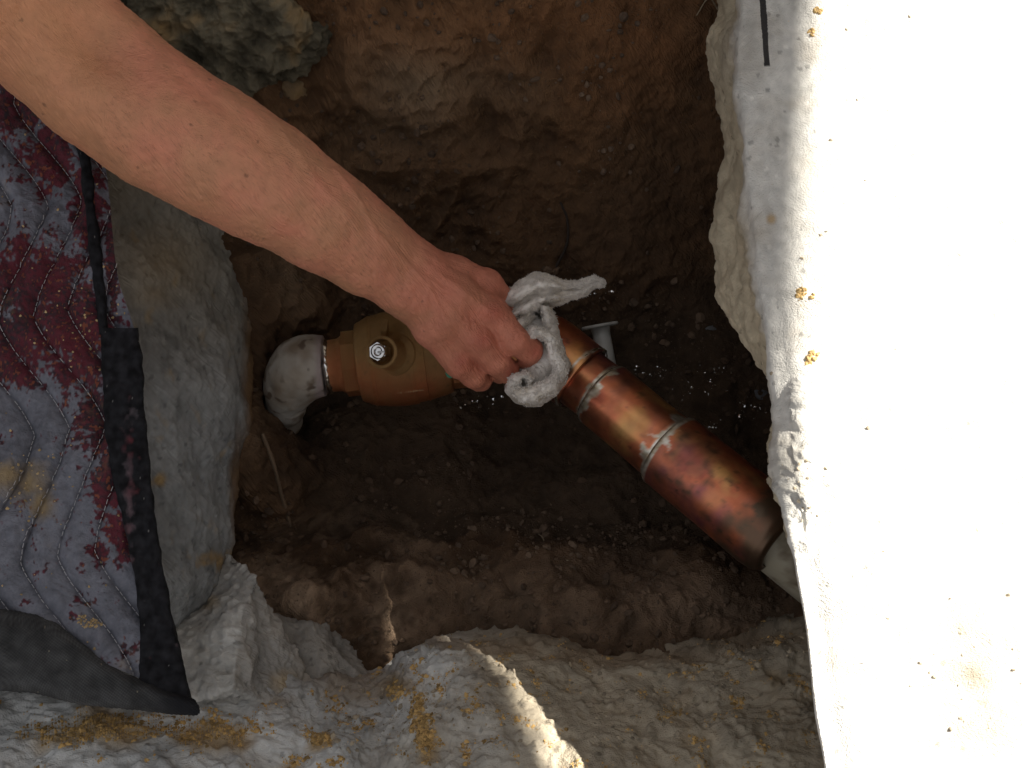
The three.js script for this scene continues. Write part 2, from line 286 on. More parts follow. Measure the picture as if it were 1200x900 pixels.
// right: pale slab in the sun, its broken side facing the pit
let slabGeo; let slabFn;
{
  // [py, px of the top edge, px of the lower lip, height of the lip]
  const E = [[-420, 860, 832, .14], [-200, 858, 836, .14], [-60, 866, 842, .13], [5, 868, 848, .13], [45, 862, 829, .13], [110, 867, 838, .13], [180, 873, 849, .13], [262, 882, 836, .13], [305, 887, 841, .13], [350, 892, 843, .13], [395, 897, 869, .14], [438, 904, 899, .15], [475, 909, 909, .17], [540, 914, 916, .18], [600, 922, 922, .2], [650, 931, 934, .2], [740, 946, 950, .2], [820, 955, 960, .2], [900, 968, 972, .2], [1020, 984, 990, .2], [1200, 1010, 1016, .2], [1500, 1050, 1056, .2]];
  const rows = E.map(([py, e, l, yl]) => {
    const top = P(e, py, SLAB_Y), lip = P(l, py, yl), z = top.z; const ch = P(e + 3, py, SLAB_Y);
    return [[4, SLAB_Y - .01, z], [.9, SLAB_Y, z], [top.x + .2, SLAB_Y + .003, z], [top.x + .045, SLAB_Y + .003, z], [ch.x + .008, SLAB_Y - .002, z], [top.x, SLAB_Y - (py > 570 ? .004 : .012), top.z], [mix(top.x, lip.x, .55) + .003, mix(SLAB_Y, yl, .55), mix(top.z, lip.z, .5)], lip.toArray(), [lip.x + .02, yl - .03, lip.z], [lip.x + .09, yl - .07, lip.z], [lip.x + .15, .02, lip.z]];
  });
  slabGeo = loft(rows, [4, 40, 120, 70, 14, 12, 36, 26, 24, 16, 4], 30, (x, y, z, u, v) => {
    if (x > .9) return 0; const side = sst(SLAB_Y - .004, SLAB_Y - .02, y); const n = fbm(x, y, z, 24, 4, .55), w = worley(x * 70, y * 70, z * 70), [px, py] = pj(x, y, z);
    const chip = blobs(px, py, [[925, 545, 40, 70], [935, 480, 20, 40], [940, 600, 25, 60]]);
    const low = 1 - .55 * sst(540, 640, py);
    return side * low * (.006 * n + .004 * (.5 - w[0]) + .001 * fbm(x, y, z, 200, 2)) + (1 - side) * (.0007 * n + .0006 * fbm(x, y, z, 130, 2) * fbm(x, y, z, 12, 2)) - clamp(chip * 1.4) * .005 * Math.max(0, ridged(x, y, z, 40, 3) + .2); },
    (x, y, z, u, v, d) => {
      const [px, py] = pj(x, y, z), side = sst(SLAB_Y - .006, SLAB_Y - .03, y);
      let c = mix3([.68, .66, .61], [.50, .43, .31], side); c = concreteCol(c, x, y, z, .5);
      const n = fbm(x, y, z, 30, 3);
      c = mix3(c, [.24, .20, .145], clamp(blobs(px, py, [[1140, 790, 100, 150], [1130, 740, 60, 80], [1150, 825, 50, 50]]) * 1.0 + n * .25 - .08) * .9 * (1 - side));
      c = mix3(c, [.47, .29, .10], clamp(blobs(px, py, [[904, 257, 8, 8]]) * 1.5 + n * .2) * .7);
      c = mix3(c, [.40, .37, .32], clamp(blobs(px, py, [[878, 60, 40, 60], [912, 38, 8, 6], [930, 550, 20, 50]]) * 1.1 + n * .25) * .6);
      // felt-pen stroke across the edge
      const t = clamp((py + 60) / 138), lx = mix(890, 899, t); if (py < 78 && Math.abs(px - lx) < 3.4 + n * 1.2 && y > SLAB_Y - .05) c = [.045, .042, .04];
      
      return mul3(c, clamp(1 + d * 20, .6, 1.2)); }, 1);
  const slab = thing('concrete_slab', 'pale broken concrete slab in bright sun right of the pit', 'concrete slab');
  mesh('slab', slabGeo, concMat(), slab);
}
// bottom: broken footing across the near edge of the pit
let footGeo;
{
  const E = [[-400, 770, .10], [-150, 770, .10], [60, 770, .10], [205, 765, .085], [330, 775, .05], [400, 788, .03], [442, 778, .022], [484, 766, .055], [525, 750, .06], [600, 747, .058], [700, 761, .05], [800, 763, .045], [880, 750, .04], [952, 727, .04], [1050, 705, .04], [1200, 680, .04]];
  const rows = E.map(([px, py, y]) => [Q(px + (px < 442 ? 5 : 8), py - 20, y - .11), Q(px, py - 2, y - .03), Q(px, py + 9, y), Q(px, py + 50, y + .022), Q(px, 868, y + .05), Q(px, 960, y + .07), Q(px, 1150, .125), Q(px, 1900, .125)]);
  const gul = [[300, 860, 60, 30]];
  footGeo = loft(rows, [24, 16, 46, 60, 60, 50, 20], 44, (x, y, z) => {
    const n = ridged(x, y, z, 13, 4, .5), w = worley(x * 26, y * 26 + 3, z * 26), f = fbm(x, y, z, 90, 3, .55), w2 = worley(x * 110, y * 110, z * 110);
    const right = sst(-.1, .1, x);
    const t = terr(fbm(x + .03 * noise(x * 20, 1, z * 20), y * 1.5, z, 17, 4, .5), 3.6, .2), s = fbm(x + 6, y, z, 95, 2);
    return .0045 * n + (.0095 * t - .0045 * t * sst(.07, .03, Math.abs(x + .0 - (z - .22) * .55))) + .0030 * (w[1] - w[0] - .35) + .0016 * f + .0006 * (.5 - w2[0]) - .0020 * sst(.35, .6, s) + .003 * fbm(x, y, z, 30, 2) * right; },
    (x, y, z, u, v, d) => {
      const [px, py] = pj(x, y, z), n = fbm(x, y, z, 26, 3);
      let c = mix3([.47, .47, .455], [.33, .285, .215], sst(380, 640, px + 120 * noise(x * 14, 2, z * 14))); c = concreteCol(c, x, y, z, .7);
      c = mix3(c, [.30, .20, .085], clamp(blobs(px, py, [[120, 852, 120, 34], [250, 858, 100, 28], [80, 860, 70, 26], [380, 866, 26, 14], [488, 835, 16, 50], [500, 870, 22, 34], [345, 890, 26, 14], [455, 800, 34, 20]]) * 2 + n * .8 - .35) * .8);
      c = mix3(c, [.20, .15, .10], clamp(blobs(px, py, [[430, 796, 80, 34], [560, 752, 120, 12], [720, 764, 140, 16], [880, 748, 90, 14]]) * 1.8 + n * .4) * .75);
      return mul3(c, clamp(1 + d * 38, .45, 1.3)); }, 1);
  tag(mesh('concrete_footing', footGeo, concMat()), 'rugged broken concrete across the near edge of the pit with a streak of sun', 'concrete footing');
}
function rock(name, label, category, px, py, y, size, col, opts = {}) {
  const c = P(px, py, y), pl = []; const s0 = seed; seed = opts.seed || 77; const [sx, sy, sz] = size, N = opts.planes || 16;
  for (let i = 0; i < N; i++) { const v = V(rr(-1, 1), rr(-.75, 1), rr(-1, 1)).normalize(); pl.push([v.x, v.y, v.z, opts.lump ? rr(.56, .80) : rr(.72, .95)]); }
  for (const p of opts.extra || []) { const v = V(p[0], p[1], p[2]).normalize(); pl.push([v.x, v.y, v.z, p[3]]); }
  seed = s0; const m = Math.min(sx, sy, sz), off = (opts.seed || 77) * 1.7;
  const f = (x, y, z) => { const a = (x - c.x) / sx, b = (y - c.y) / sy, d = (z - c.z) / sz; let v = -9; for (const p of pl) { const q = a * p[0] + b * p[1] + d * p[2] - p[3]; v = v > q ? v : q; } const r = Math.sqrt(a * a + b * b + d * d) - (opts.lump ? 1.12 : 1.02); v = -smin(-v, -r, opts.lump ? .05 : .12); return v * m; };
  const ro = opts.rough || 1;
  const g = skin(f, [c.x - sx * 1.15, c.y - sy * 1.15, c.z - sz * 1.15], [c.x + sx * 1.15, c.y + sy * 1.15, c.z + sz * 1.15], opts.cell || .0014, m * .2, (x, y, z, nx, ny, nz, d) => mul3(col(x, y, z, nx, ny, nz), clamp(1 + d * 50, .4, 1.35)),
    (x, y, z) => ro * (opts.lump ? opts.lump * terr(fbm(x + off, y * 1.6, z, 24, 4, .5), 4, .22) + .0016 * fbm(x + off, y, z, 110, 4, .6) + .0012 * (ridged(x + off, y, z, 60, 3) - .3) - .0014 * sst(.35, .6, fbm(x, y + off, z, 95, 2)) : .0045 * fbm(x + off, y, z, 34, 4, .55) + .0030 * (ridged(x + off, y, z, 50, 3) - .3) + .0022 * (.4 - worley(x * 80 + off, y * 80, z * 80)[0])));
  return tag(mesh(name, g, vcm(.9, { bumpMap: grainTex, bumpScale: .001, specularIntensity: .35 })), label, category);
}
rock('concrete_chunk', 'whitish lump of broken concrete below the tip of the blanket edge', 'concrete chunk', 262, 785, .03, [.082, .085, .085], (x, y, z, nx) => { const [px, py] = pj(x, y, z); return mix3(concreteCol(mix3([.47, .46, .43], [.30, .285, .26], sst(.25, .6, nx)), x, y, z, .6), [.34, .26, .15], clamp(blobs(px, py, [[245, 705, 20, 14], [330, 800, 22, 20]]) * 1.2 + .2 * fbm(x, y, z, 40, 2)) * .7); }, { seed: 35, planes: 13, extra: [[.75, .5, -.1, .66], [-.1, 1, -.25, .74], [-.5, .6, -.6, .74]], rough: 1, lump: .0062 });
rock('concrete_chunk', 'grey slanting piece of concrete between the whitish lump and the clay bank', 'concrete chunk', 350, 782, -.016, [.078, .060, .060], (x, y, z) => concreteCol([.25, .235, .21], x, y, z), { seed: 52, planes: 12, extra: [[.5, .8, -.3, .60]], rough: 1, lump: .006 });
const stoneCol = base => (x, y, z) => { const n = fbm(x, y, z, 30, 4), c = concreteCol(base, x, y, z); return mix3(mul3(c, clamp(1 + .6 * n, .35, 1.6)), [.22, .14, .06], clamp(n * 1.2 - .2)); };
rock('stone', 'large rugged olive grey stone behind the forearm at the top', 'stone', 254, 4, .085, [.115, .078, .084], stoneCol([.098, .084, .056]), { seed: 14, planes: 13, rough: 1.9, cell: .0012 });
rock('stone', 'small brown angular stone below the large grey stone', 'stone', 338, 98, .05, [.024, .024, .022], stoneCol([.17, .12, .07]), { seed: 15, planes: 8, rough: .6 });
rock('stone', 'flat brown stone wedged just above the forearm', 'stone', 292, 97, .05, [.03, .02, .018], stoneCol([.12, .085, .05]), { seed: 16, planes: 8, rough: .6 });
// the porch roof overhead, out of the picture, whose edge draws the line of the shade
{
  const A = P(950, 30, SLAB_Y), B = P(924, 565, SLAB_Y), e = B.clone().sub(A).setY(0).normalize(), D = 2.7, o = A.clone().addScaledVector(sunDir, D);
  const left = V(-e.z, 0, e.x); if (left.x > 0) left.negate();
  const g = new THREE.BoxGeometry(1.1, .16, 7); g.translate(-.55, 0.08, 0);
  const t = thing('porch_roof', 'plain timber porch roof above the pit', 'porch roof', o);
  t.rotation.y = Math.atan2(e.x, e.z);
  mesh('roof', g, std([.45, .42, .38], .8), t);
  // the rendered house wall beyond the pit that the porch belongs to
  const w = new THREE.BoxGeometry(8.5, 2.6, .25); w.translate(-1.6, 1.35, -1.75);
  tag(mesh('house_wall', w, std([.38, .35, .31], .9)), 'plain rendered house wall beyond the far side of the pit', 'house wall');
}
// ------------------------------------------------------------------ pipes and valve
const XY = V(0, 1, 0);
// lathe turned so that its axis runs from a to b; prof = [distance along, radius] in metres; col(t, angle, world point)
function turned(prof, a, b, seg, col, round = false) {
  const pts = []; for (const q of prof) pts.push(new THREE.Vector2(Math.max(q[1], 1e-5), q[0]));
  // thin slices between the corners so that colour can vary along the length
  const fine = [pts[0]]; for (let i = 1; i < pts.length; i++) { const n = Math.max(1, Math.ceil(pts[i].distanceTo(pts[i - 1]) / .0018)); for (let k = 1; k <= n; k++) fine.push(pts[i - 1].clone().lerp(pts[i], k / n)); }
  let g = new THREE.LatheGeometry(fine, seg); const qn = new THREE.Quaternion().setFromUnitVectors(XY, b.clone().sub(a).normalize());
  g.applyQuaternion(qn); g.translate(a.x, a.y, a.z);
  if (col) { const p = g.attributes.position, c = new Float32Array(p.count * 3); for (let i = 0; i < p.count; i++) c.set(col(p.getX(i), p.getY(i), p.getZ(i)), i * 3); g.setAttribute('color', new THREE.BufferAttribute(c, 3)); }
  return g;
}
const metal = (rough, extra = {}) => new THREE.MeshPhysicalMaterial({ vertexColors: true, metalness: .86, roughness: rough, ...extra });
copperCol.rings = []; copperCol.spots = [[...Q(742, 500, .03), .017, [.80, .44, .15]], [...Q(815, 545, .04), .022, [.30, .085, .085]], [...Q(800, 528, .04), .012, [.24, .09, .10]], [...Q(835, 590, .05), .012, [.72, .30, .14]], [...Q(850, 612, .06), .010, [.16, .10, .06]], [...Q(672, 415, .03), .014, [.72, .36, .12]], [...Q(700, 470, .03), .010, [.52, .12, .07]]];
function copperCol(dark = 0) {
  return (x, y, z) => { const n = fbm(x, y, z, 26, 4), f = fbm(x + 3, y, z, 140, 3), s = noise(x * 60, y * 60, z * 60);
    let c = mix3([.68, .24, .11], [.55, .145, .08], clamp(.5 + n)); c = mix3(c, [.78, .42, .16], clamp(n * 1.8 - .15 - dark)); c = mix3(c, [.34, .11, .12], clamp(-n * 1.5 - .15 + dark)); c = mix3(c, [.10, .06, .045], clamp(f * 1.3 - .45 + dark * .4 + s * .3));
    for (const k of copperCol.spots) { const d = Math.hypot(x - k[0], z - k[2]) / k[3] + .35 * noise(x * 50, y * 50, z * 50) + .2 * f; c = mix3(c, k[4], .6 * sst(1.1, .35, d)); }
    for (const k of copperCol.rings) { const d = (x - k.p.x) * k.d.x + (y - k.p.y) * k.d.y + (z - k.p.z) * k.d.z, top = clamp(((y - k.p.y) / k.r + .9 + .6 * noise(z * 60, x * 60, 4)) * .8); const w = k.w * (.25 + 1.1 * Math.max(0, noise(x * 55 + k.w * 900, y * 55, z * 55) + .3 * noise(x * 190, y * 190, z * 190)) * top); c = mix3(c, mix3([.78, .74, .64], [.40, .31, .19], clamp(.4 + noise(x * 240, y * 240, z * 240))), sst(1, .75, Math.abs(d) / w)); c = mix3(c, [.13, .07, .06], .6 * sst(2.6, 1.1, Math.abs(d) / k.w) * clamp(.4 + noise(x * 70, y * 70, z * 70)) * (Math.abs(d) > w ? 1 : 0)); }
    return mul3(c, clamp(1 + .18 * f, .5, 1.3)); };
}
{
  const t = thing('copper_pipe', 'mottled copper pipe with soldered joints running down to the right slab', 'copper pipe');
  const q = (px, py, y) => P(px, py, y), ax = [q(640, 409, .0), q(682, 443.5, .002), q(705.5, 461.5, .006), q(783, 526.5, .020), q(909, 629, .046), q(899, 622, .046)];
  const rad = (p, w) => w / 2 * depthOf(p) / FOC;
  const dir = ax[4].clone().sub(ax[1]).normalize(), up = V(-dir.z, 0, dir.x);
  copperCol.rings = [[1, 84, .004], [2, 78, .014], [3, 84, .017]].map(([i, w, wid]) => ({ p: ax[i], d: dir, r: rad(ax[i], w), w: wid }));
  const L = (i, j) => ax[i].distanceTo(ax[j]);
  // 45 degree elbow, mostly under the hand and the cloth
  const el = new THREE.CatmullRomCurve3([q(538, 411, -.002), q(575, 404, -.001), q(606, 402, 0), ax[0].clone(), q(660, 425, .001)]);
  const rE = rad(ax[1], 86), g1 = new THREE.TubeGeometry(el, 90, rE * .97, 64);
  { const p = g1.attributes.position, c = new Float32Array(p.count * 3), f = copperCol(.12); for (let i = 0; i < p.count; i++) c.set(f(p.getX(i), p.getY(i), p.getZ(i)), i * 3); g1.setAttribute('color', new THREE.BufferAttribute(c, 3)); }
  mesh('elbow', g1, metal(.36), t);
  const r1 = rad(ax[1], 86), l01 = L(0, 1);
  mesh('socket', turned([[-.004, r1 * .95], [.006, r1], [l01 - .002, r1 * 1.005], [l01, r1 * .985], [l01, r1 * .9]], ax[0], ax[1], 96, copperCol(0)), metal(.33), t);
  const r2 = rad(ax[2], 75), l12 = L(1, 2);
  mesh('pipe_section', turned([[-.004, r2], [l12 + .004, r2]], ax[1], ax[2], 96, copperCol(-.1)), metal(.3), t);
  const r3 = rad(ax[2], 82), l23 = L(2, 3);
  mesh('coupling', turned([[0, r3 * .93], [0, r3 * .985], [.0015, r3], [l23 * .48, r3 * .992], [l23 - .001, r3 * 1.0], [l23, r3 * .98], [l23, r3 * .9]], ax[2], ax[3], 96, copperCol(-.22)), metal(.28), t);
  const r4 = rad(ax[3], 94), l34 = L(3, 4), r5 = rad(ax[4], 102);
  const cEnd = copperCol(.16), mud = (x, y, z) => { const s = V(x, y, z).sub(ax[3]).dot(dir) / l34, n = fbm(x, y, z, 40, 3), c = cEnd(x, y, z); return mix3(c, [.13, .09, .06], clamp(sst(.62, .95, s + n * .25) * .95 + clamp(fbm(x, y, z, 70, 3) * 1.5 - .35))); };
  mesh('pipe_section', turned([[0, r4 * .9], [0, r4 * .97], [.002, r4], [l34 * .55, r4 * 1.0], [l34 * .9, r5 * .99], [l34, r5 * .95], [l34 + .006, r5 * .86], [l34 + .008, r5 * .70], [l34 + .004, r5 * .66]], ax[3], ax[4], 110, mud), metal(.36), t);
  // solder runs: an uneven torus, thick and smeared where it ran
  const solder = (c, r, th, phase, lab) => {
    const g = new THREE.TorusGeometry(r, th, 14, 220), qn = new THREE.Quaternion().setFromUnitVectors(V(0, 0, 1), dir); g.applyQuaternion(qn); g.translate(c.x, c.y, c.z);
    const p = g.attributes.position, n = g.attributes.normal, cc = new Float32Array(p.count * 3);
    for (let i = 0; i < p.count; i++) { const x = p.getX(i), y = p.getY(i), z = p.getZ(i), w = fbm(x + phase, y, z, 75, 3), k = th * (w * .7 + .5 * Math.max(0, noise(x * 38 + phase, y * 38, z * 38)));
      const nx = n.getX(i), ny = n.getY(i), nz = n.getZ(i), al = nx * dir.x + ny * dir.y + nz * dir.z; const s = k * (1 + 1.6 * Math.abs(al));
      p.setXYZ(i, x + nx * s, y + ny * s, z + nz * s); const d = clamp(.5 + fbm(x, y + phase, z, 120, 3)); cc.set(mix3([.60, .55, .43], [.22, .16, .09], clamp(d * 1.3 - .35)), i * 3); }
    g.setAttribute('color', new THREE.BufferAttribute(cc, 3)); g.computeVertexNormals(); mesh('solder_joint', g, metal(.26), t);
  };
  solder(ax[1], r1 * .985, .0008, 3); solder(ax[2], r2 * 1.035, .0006, 9.3); solder(ax[3], r3 * 1.01, .0006, 17.7);
  // pale plastic sleeve that carries on under the slab
  const s0 = q(884, 607, .034), s1 = q(1000, 703, .002), rs = .0300;
  const sl = thing('plastic_pipe', 'cream plastic pipe end below the copper pipe beside the right slab', 'plastic pipe');
  mesh('pipe', turned([[0, rs * .9], [0, rs], [.004, rs * 1.01], [.2, rs]], s0, s1.clone(), 80, (x, y, z) => { const n = fbm(x, y, z, 50, 4); return mix3([.40, .36, .27], [.15, .11, .065], clamp(n * 1.6 - .1)); }), vcm(.5), sl);
}
{
  // ball valve, octagonal ends and swollen body along one axis
  const a = P(386, 429, -.004), b = P(560, 409, -.001), dir = b.clone().sub(a).normalize(), sc = depthOf(a) / FOC;
  const up = V(0, 1, 0).addScaledVector(dir, -dir.y).normalize();
  const t = thing('ball_valve', 'bronze ball valve with bare stem next to the gripping hand', 'ball valve');
  const bron = k => (x, y, z) => { const n = fbm(x, y, z, 22, 4), f = fbm(x, y + 2, z, 160, 3), [px, py] = pj(x, y, z);
    let c = mix3([.54, .33, .14], [.56, .20, .085], clamp(.2 + k + n * .6 + (py - 428) / 50)); c = mix3(c, [.22, .12, .05], clamp(f * .9 - .25)); c = mix3(c, [.68, .27, .13], clamp((405 - px) / 45)); return mul3(c, clamp(1 + .14 * f, .6, 1.2)); };
  const bm = () => metal(.36, { metalness: .82, bumpMap: grainTex, bumpScale: .0005 });
  const X = px => (px - 386) * sc, R = r => r * sc * .985;
  mesh('end_collar', turned([[0, R(24)], [0, R(29.5)], [X(387.5), R(31)], [X(398), R(31.5)], [X(403), R(34.5)], [X(406), R(34.5)]], a, b, 96, bron(.4)), bm(), t);
  const oct = (px0, px1, r, nm) => { const g = new THREE.CylinderGeometry(R(r), R(r), X(px1) - X(px0), 8, 40, false); const gg = g.toNonIndexed(); gg.computeVertexNormals(); gg.rotateY(Math.PI / 8 + .12); gg.translate(0, (X(px0) + X(px1)) / 2, 0);
    const fr = new THREE.Matrix4().makeBasis(up.clone().cross(dir).negate(), dir, up.clone()); gg.applyMatrix4(fr); gg.translate(a.x, a.y, a.z);
    const p = gg.attributes.position, c = new Float32Array(p.count * 3), f = bron(.2); for (let i = 0; i < p.count; i++) c.set(f(p.getX(i), p.getY(i), p.getZ(i)), i * 3); gg.setAttribute('color', new THREE.BufferAttribute(c, 3)); mesh(nm, gg, bm(), t); };
  oct(404, 425, 39.5, 'octagonal_end');
  mesh('body', turned([[X(418), R(34)], [X(421), R(46)], [X(424), R(48)], [X(426), R(48.5)], [X(430), R(50.5)], [X(437), R(54)], [X(437.5), R(53.3)], [X(452), R(56)], [X(470), R(57.5)], [X(485), R(57)], [X(487), R(55.5)], [X(500), R(54)], [X(520), R(50)], [X(527), R(47.5)], [X(529), R(42)], [X(533), R(40)]], a, b, 128, bron(.0)), bm(), t);
  oct(529, 551, 45, 'octagonal_end');
  mesh('end_collar', turned([[X(549), R(36)], [X(551), R(35)], [X(566), R(34)]], a, b, 80, bron(.3)), bm(), t);
  // ribs of the casting
  const rib = (px, r) => turned([[X(px) - .0006, R(r - 1.5)], [X(px) - .0003, R(r + .8)], [X(px) + .0003, R(r + .8)], [X(px) + .0006, R(r - 1.5)]], a, b, 110, bron(.1));
  mesh('casting_rib', mergeGeometries([rib(441, 53.7), rib(499, 54.4)]), bm(), t);
  // stem tower, leaning towards the left
  const s0 = P(466, 416, .026), s1 = P(447, 412.5, .062), up2 = s1.clone().sub(s0).normalize(), q = (k) => s0.clone().lerp(s1, k), sl = s0.distanceTo(s1);
  mesh('stem_boss', turned([[-.006, R(27.00)], [sl * .24, R(25.00)], [sl * .32, R(22.00)], [sl * .40, R(19.21)], [sl * .84, R(17.51)], [sl * .88, R(18.98)], [sl * 1.0, R(18.76)], [sl * 1.02, R(17.63)], [sl * 1.0, R(14.92)], [sl * .7, R(14.24)], [sl * .62, R(1.13)]], s0, s1, 64, bron(-.2)), bm(), t);
  const steel = new THREE.MeshPhysicalMaterial({ color: new THREE.Color().setRGB(.72, .71, .70), metalness: 1, roughness: .2 });
  const hex = new THREE.CylinderGeometry(R(10.62), R(11.07), sl * .34, 6).toNonIndexed(); hex.computeVertexNormals(); hex.applyQuaternion(new THREE.Quaternion().setFromUnitVectors(XY, up2)); { const p = q(1.0).add(V(-.0010, 0, 0)); hex.translate(p.x, p.y, p.z); }
  const st = mesh('stem_nut', hex, steel, t);
  const st2 = s1.clone().addScaledVector(up2, sl * .13);
  const e2 = st2.clone().addScaledVector(up2, .006);
  mesh('stem', turned([[0, R(9.04)], [.0030, R(8.81)], [.0042, R(7.91)], [.0042, R(4.29)], [.0015, R(3.62)], [.0015, R(.5)]], st2, e2, 48, null), new THREE.MeshPhysicalMaterial({ color: new THREE.Color().setRGB(.72, .71, .70), metalness: 1, roughness: .2 }), st);
  const sb = new RoundedBoxGeometry(R(9), .0016, R(2.6), 2, .0004); sb.applyQuaternion(new THREE.Quaternion().setFromUnitVectors(XY, up2)); { const p = st2.clone().addScaledVector(up2, .0042).add(V(R(4.5), 0, .0006)); sb.translate(p.x, p.y, p.z); } mesh('slot', sb, std([.35, .34, .33], .35, { metalness: 1 }), st);
  const tab = new RoundedBoxGeometry(R(7.5), .014, R(19), 3, .001); { const p = P(451, 387, .047); tab.rotateY(-.06); tab.rotateX(-.35); tab.translate(p.x, p.y, p.z); }
  { const p = tab.attributes.position, c = new Float32Array(p.count * 3), f = bron(-.3); for (let i = 0; i < p.count; i++) c.set(f(p.getX(i), p.getY(i), p.getZ(i)), i * 3); tab.setAttribute('color', new THREE.BufferAttribute(c, 3)); } mesh('stop_tab', tab, bm(), t);
  const dot = new THREE.CylinderGeometry(R(6), R(6), .0012, 24); { const p = P(528, 437, .033), n = V(.12, .88, .46).normalize(); dot.applyQuaternion(new THREE.Quaternion().setFromUnitVectors(XY, n)); dot.translate(p.x, p.y, p.z); } mesh('sticker', dot, std([.02, .20, .09], .3), t, 'small green sticker');
  // worn raised casting marks, too small to read
  const mk = []; for (let i = 0; i < 17; i++) { const px = 470 + i * 1.75 + rr(-.3, .3), g = new THREE.BoxGeometry(rr(.0004, .0012), .0007, rr(.0006, .0026)), n = V(0, .42, .9).normalize(); g.applyQuaternion(new THREE.Quaternion().setFromUnitVectors(XY, n)); const s = X(px), c = a.clone().addScaledVector(dir, s).addScaledVector(n, R(57.0) + .0001); g.translate(c.x, c.y, c.z); mk.push(g); }
  mesh('casting_mark', mergeGeometries(mk), std([.62, .40, .22], .5, { metalness: .6 }), t);
  // solder at the left end, bright and wet looking
  const g = new THREE.TorusGeometry(R(29), .0017, 12, 160); g.applyQuaternion(new THREE.Quaternion().setFromUnitVectors(V(0, 0, 1), dir)); g.translate(a.x - dir.x * .0012, a.y, a.z - dir.z * .0012);
  { const p = g.attributes.position, n = g.attributes.normal; for (let i = 0; i < p.count; i++) { const x = p.getX(i), y = p.getY(i), z = p.getZ(i), k = .0016 * fbm(x, y, z, 110, 3) + .0008; p.setXYZ(i, x + n.getX(i) * k, y + n.getY(i) * k, z + n.getZ(i) * k); } g.computeVertexNormals(); }
  mesh('solder_joint', g, new THREE.MeshPhysicalMaterial({ color: new THREE.Color().setRGB(.80, .79, .76), metalness: 1, roughness: .14 }), t);
}
{
  // pale bent pipe at the left end, one continuous skin with a hub and a drop into the ground
  const t = thing('elbow_pipe', 'dirty whitish plastic elbow pipe left of the valve entering the soil', 'elbow pipe');
  const S = (px, py, y, w) => { const p = P(px, py, y); return [p.x, p.y, p.z, w / 2 * depthOf(p) / FOC]; };
  const ch = chain([S(378, 429, -.004, 64), S(364, 429, -.004, 65), S(354, 432, -.006, 64), S(345, 441, -.012, 58), S(338, 456, -.026, 50), S(335, 474, -.050, 41), S(333, 492, -.085, 36), S(333, 500, -.13, 32)]);
  const a = P(380, 429, -.004), b = P(340, 431, -.004), dd = b.clone().sub(a).normalize();
  const f = (x, y, z) => { let d = 1; for (const c of ch) d = smin(d, cap(x, y, z, c), .012); const s = (x - a.x) * dd.x + (y - a.y) * dd.y + (z - a.z) * dd.z; d = Math.max(d, -s); const w = (x - a.x) ** 2 + (y - a.y) ** 2 + (z - a.z) ** 2 - s * s; const r = Math.sqrt(Math.max(0, w)); const hub = Math.max(r - .0262, .005 - s, s - .0205); return smin(d, hub, .0022); };
  const g = skin(f, [a.x - .075, -.15, a.z - .045], [a.x + .01, .04, a.z + .075], .0011, .003, (x, y, z) => { const n = fbm(x, y, z, 60, 4), m = fbm(x + 5, y, z, 22, 3), [px] = pj(x, y, z); let c = mix3([.42, .395, .35], [.30, .25, .19], clamp(m + .3)); c = mix3(c, [.20, .145, .095], clamp(fbm(x + 2, y, z, 36, 3) * 1.3 + .08) * .85); c = mix3(c, [.14, .10, .065], clamp(n * 1.9 - .35 + .6 * sst(-.02, -.1, y))); c = mix3(c, [.30, .24, .23], sst(366, 374, px) * .9); c = mix3(c, [.12, .085, .06], sst(.42, .6, fbm(x + 8, y, z, 75, 2))); return c; }, (x, y, z) => .0011 * fbm(x, y, z, 60, 4));
  mesh('pipe', g, vcm(.55), t);
}
{
  // short white stub with a flange, half hidden behind the copper pipe
  const t = thing('plastic_stub', 'small white plastic stub with a thin flange behind the copper pipe', 'plastic stub');
  const a = P(703, 382, -.055), b = a.clone().addScaledVector(CU, -.045).addScaledVector(CR, .008), k = depthOf(a) / FOC;
  const wc = (x, y, z) => mul3([.48, .47, .43], clamp(1 + .5 * fbm(x, y, z, 60, 3), .5, 1.1));
  mesh('flange', turned([[-.0016, 1e-4], [-.0016, 21 * k], [0, 22 * k], [.0014, 21 * k], [.0014, 8 * k]], a, b, 48, wc), vcm(.45), t);
  mesh('stub', turned([[.001, 12 * k], [.006, 10.5 * k], [.045, 11 * k]], a, b, 40, wc), vcm(.45), t);
}
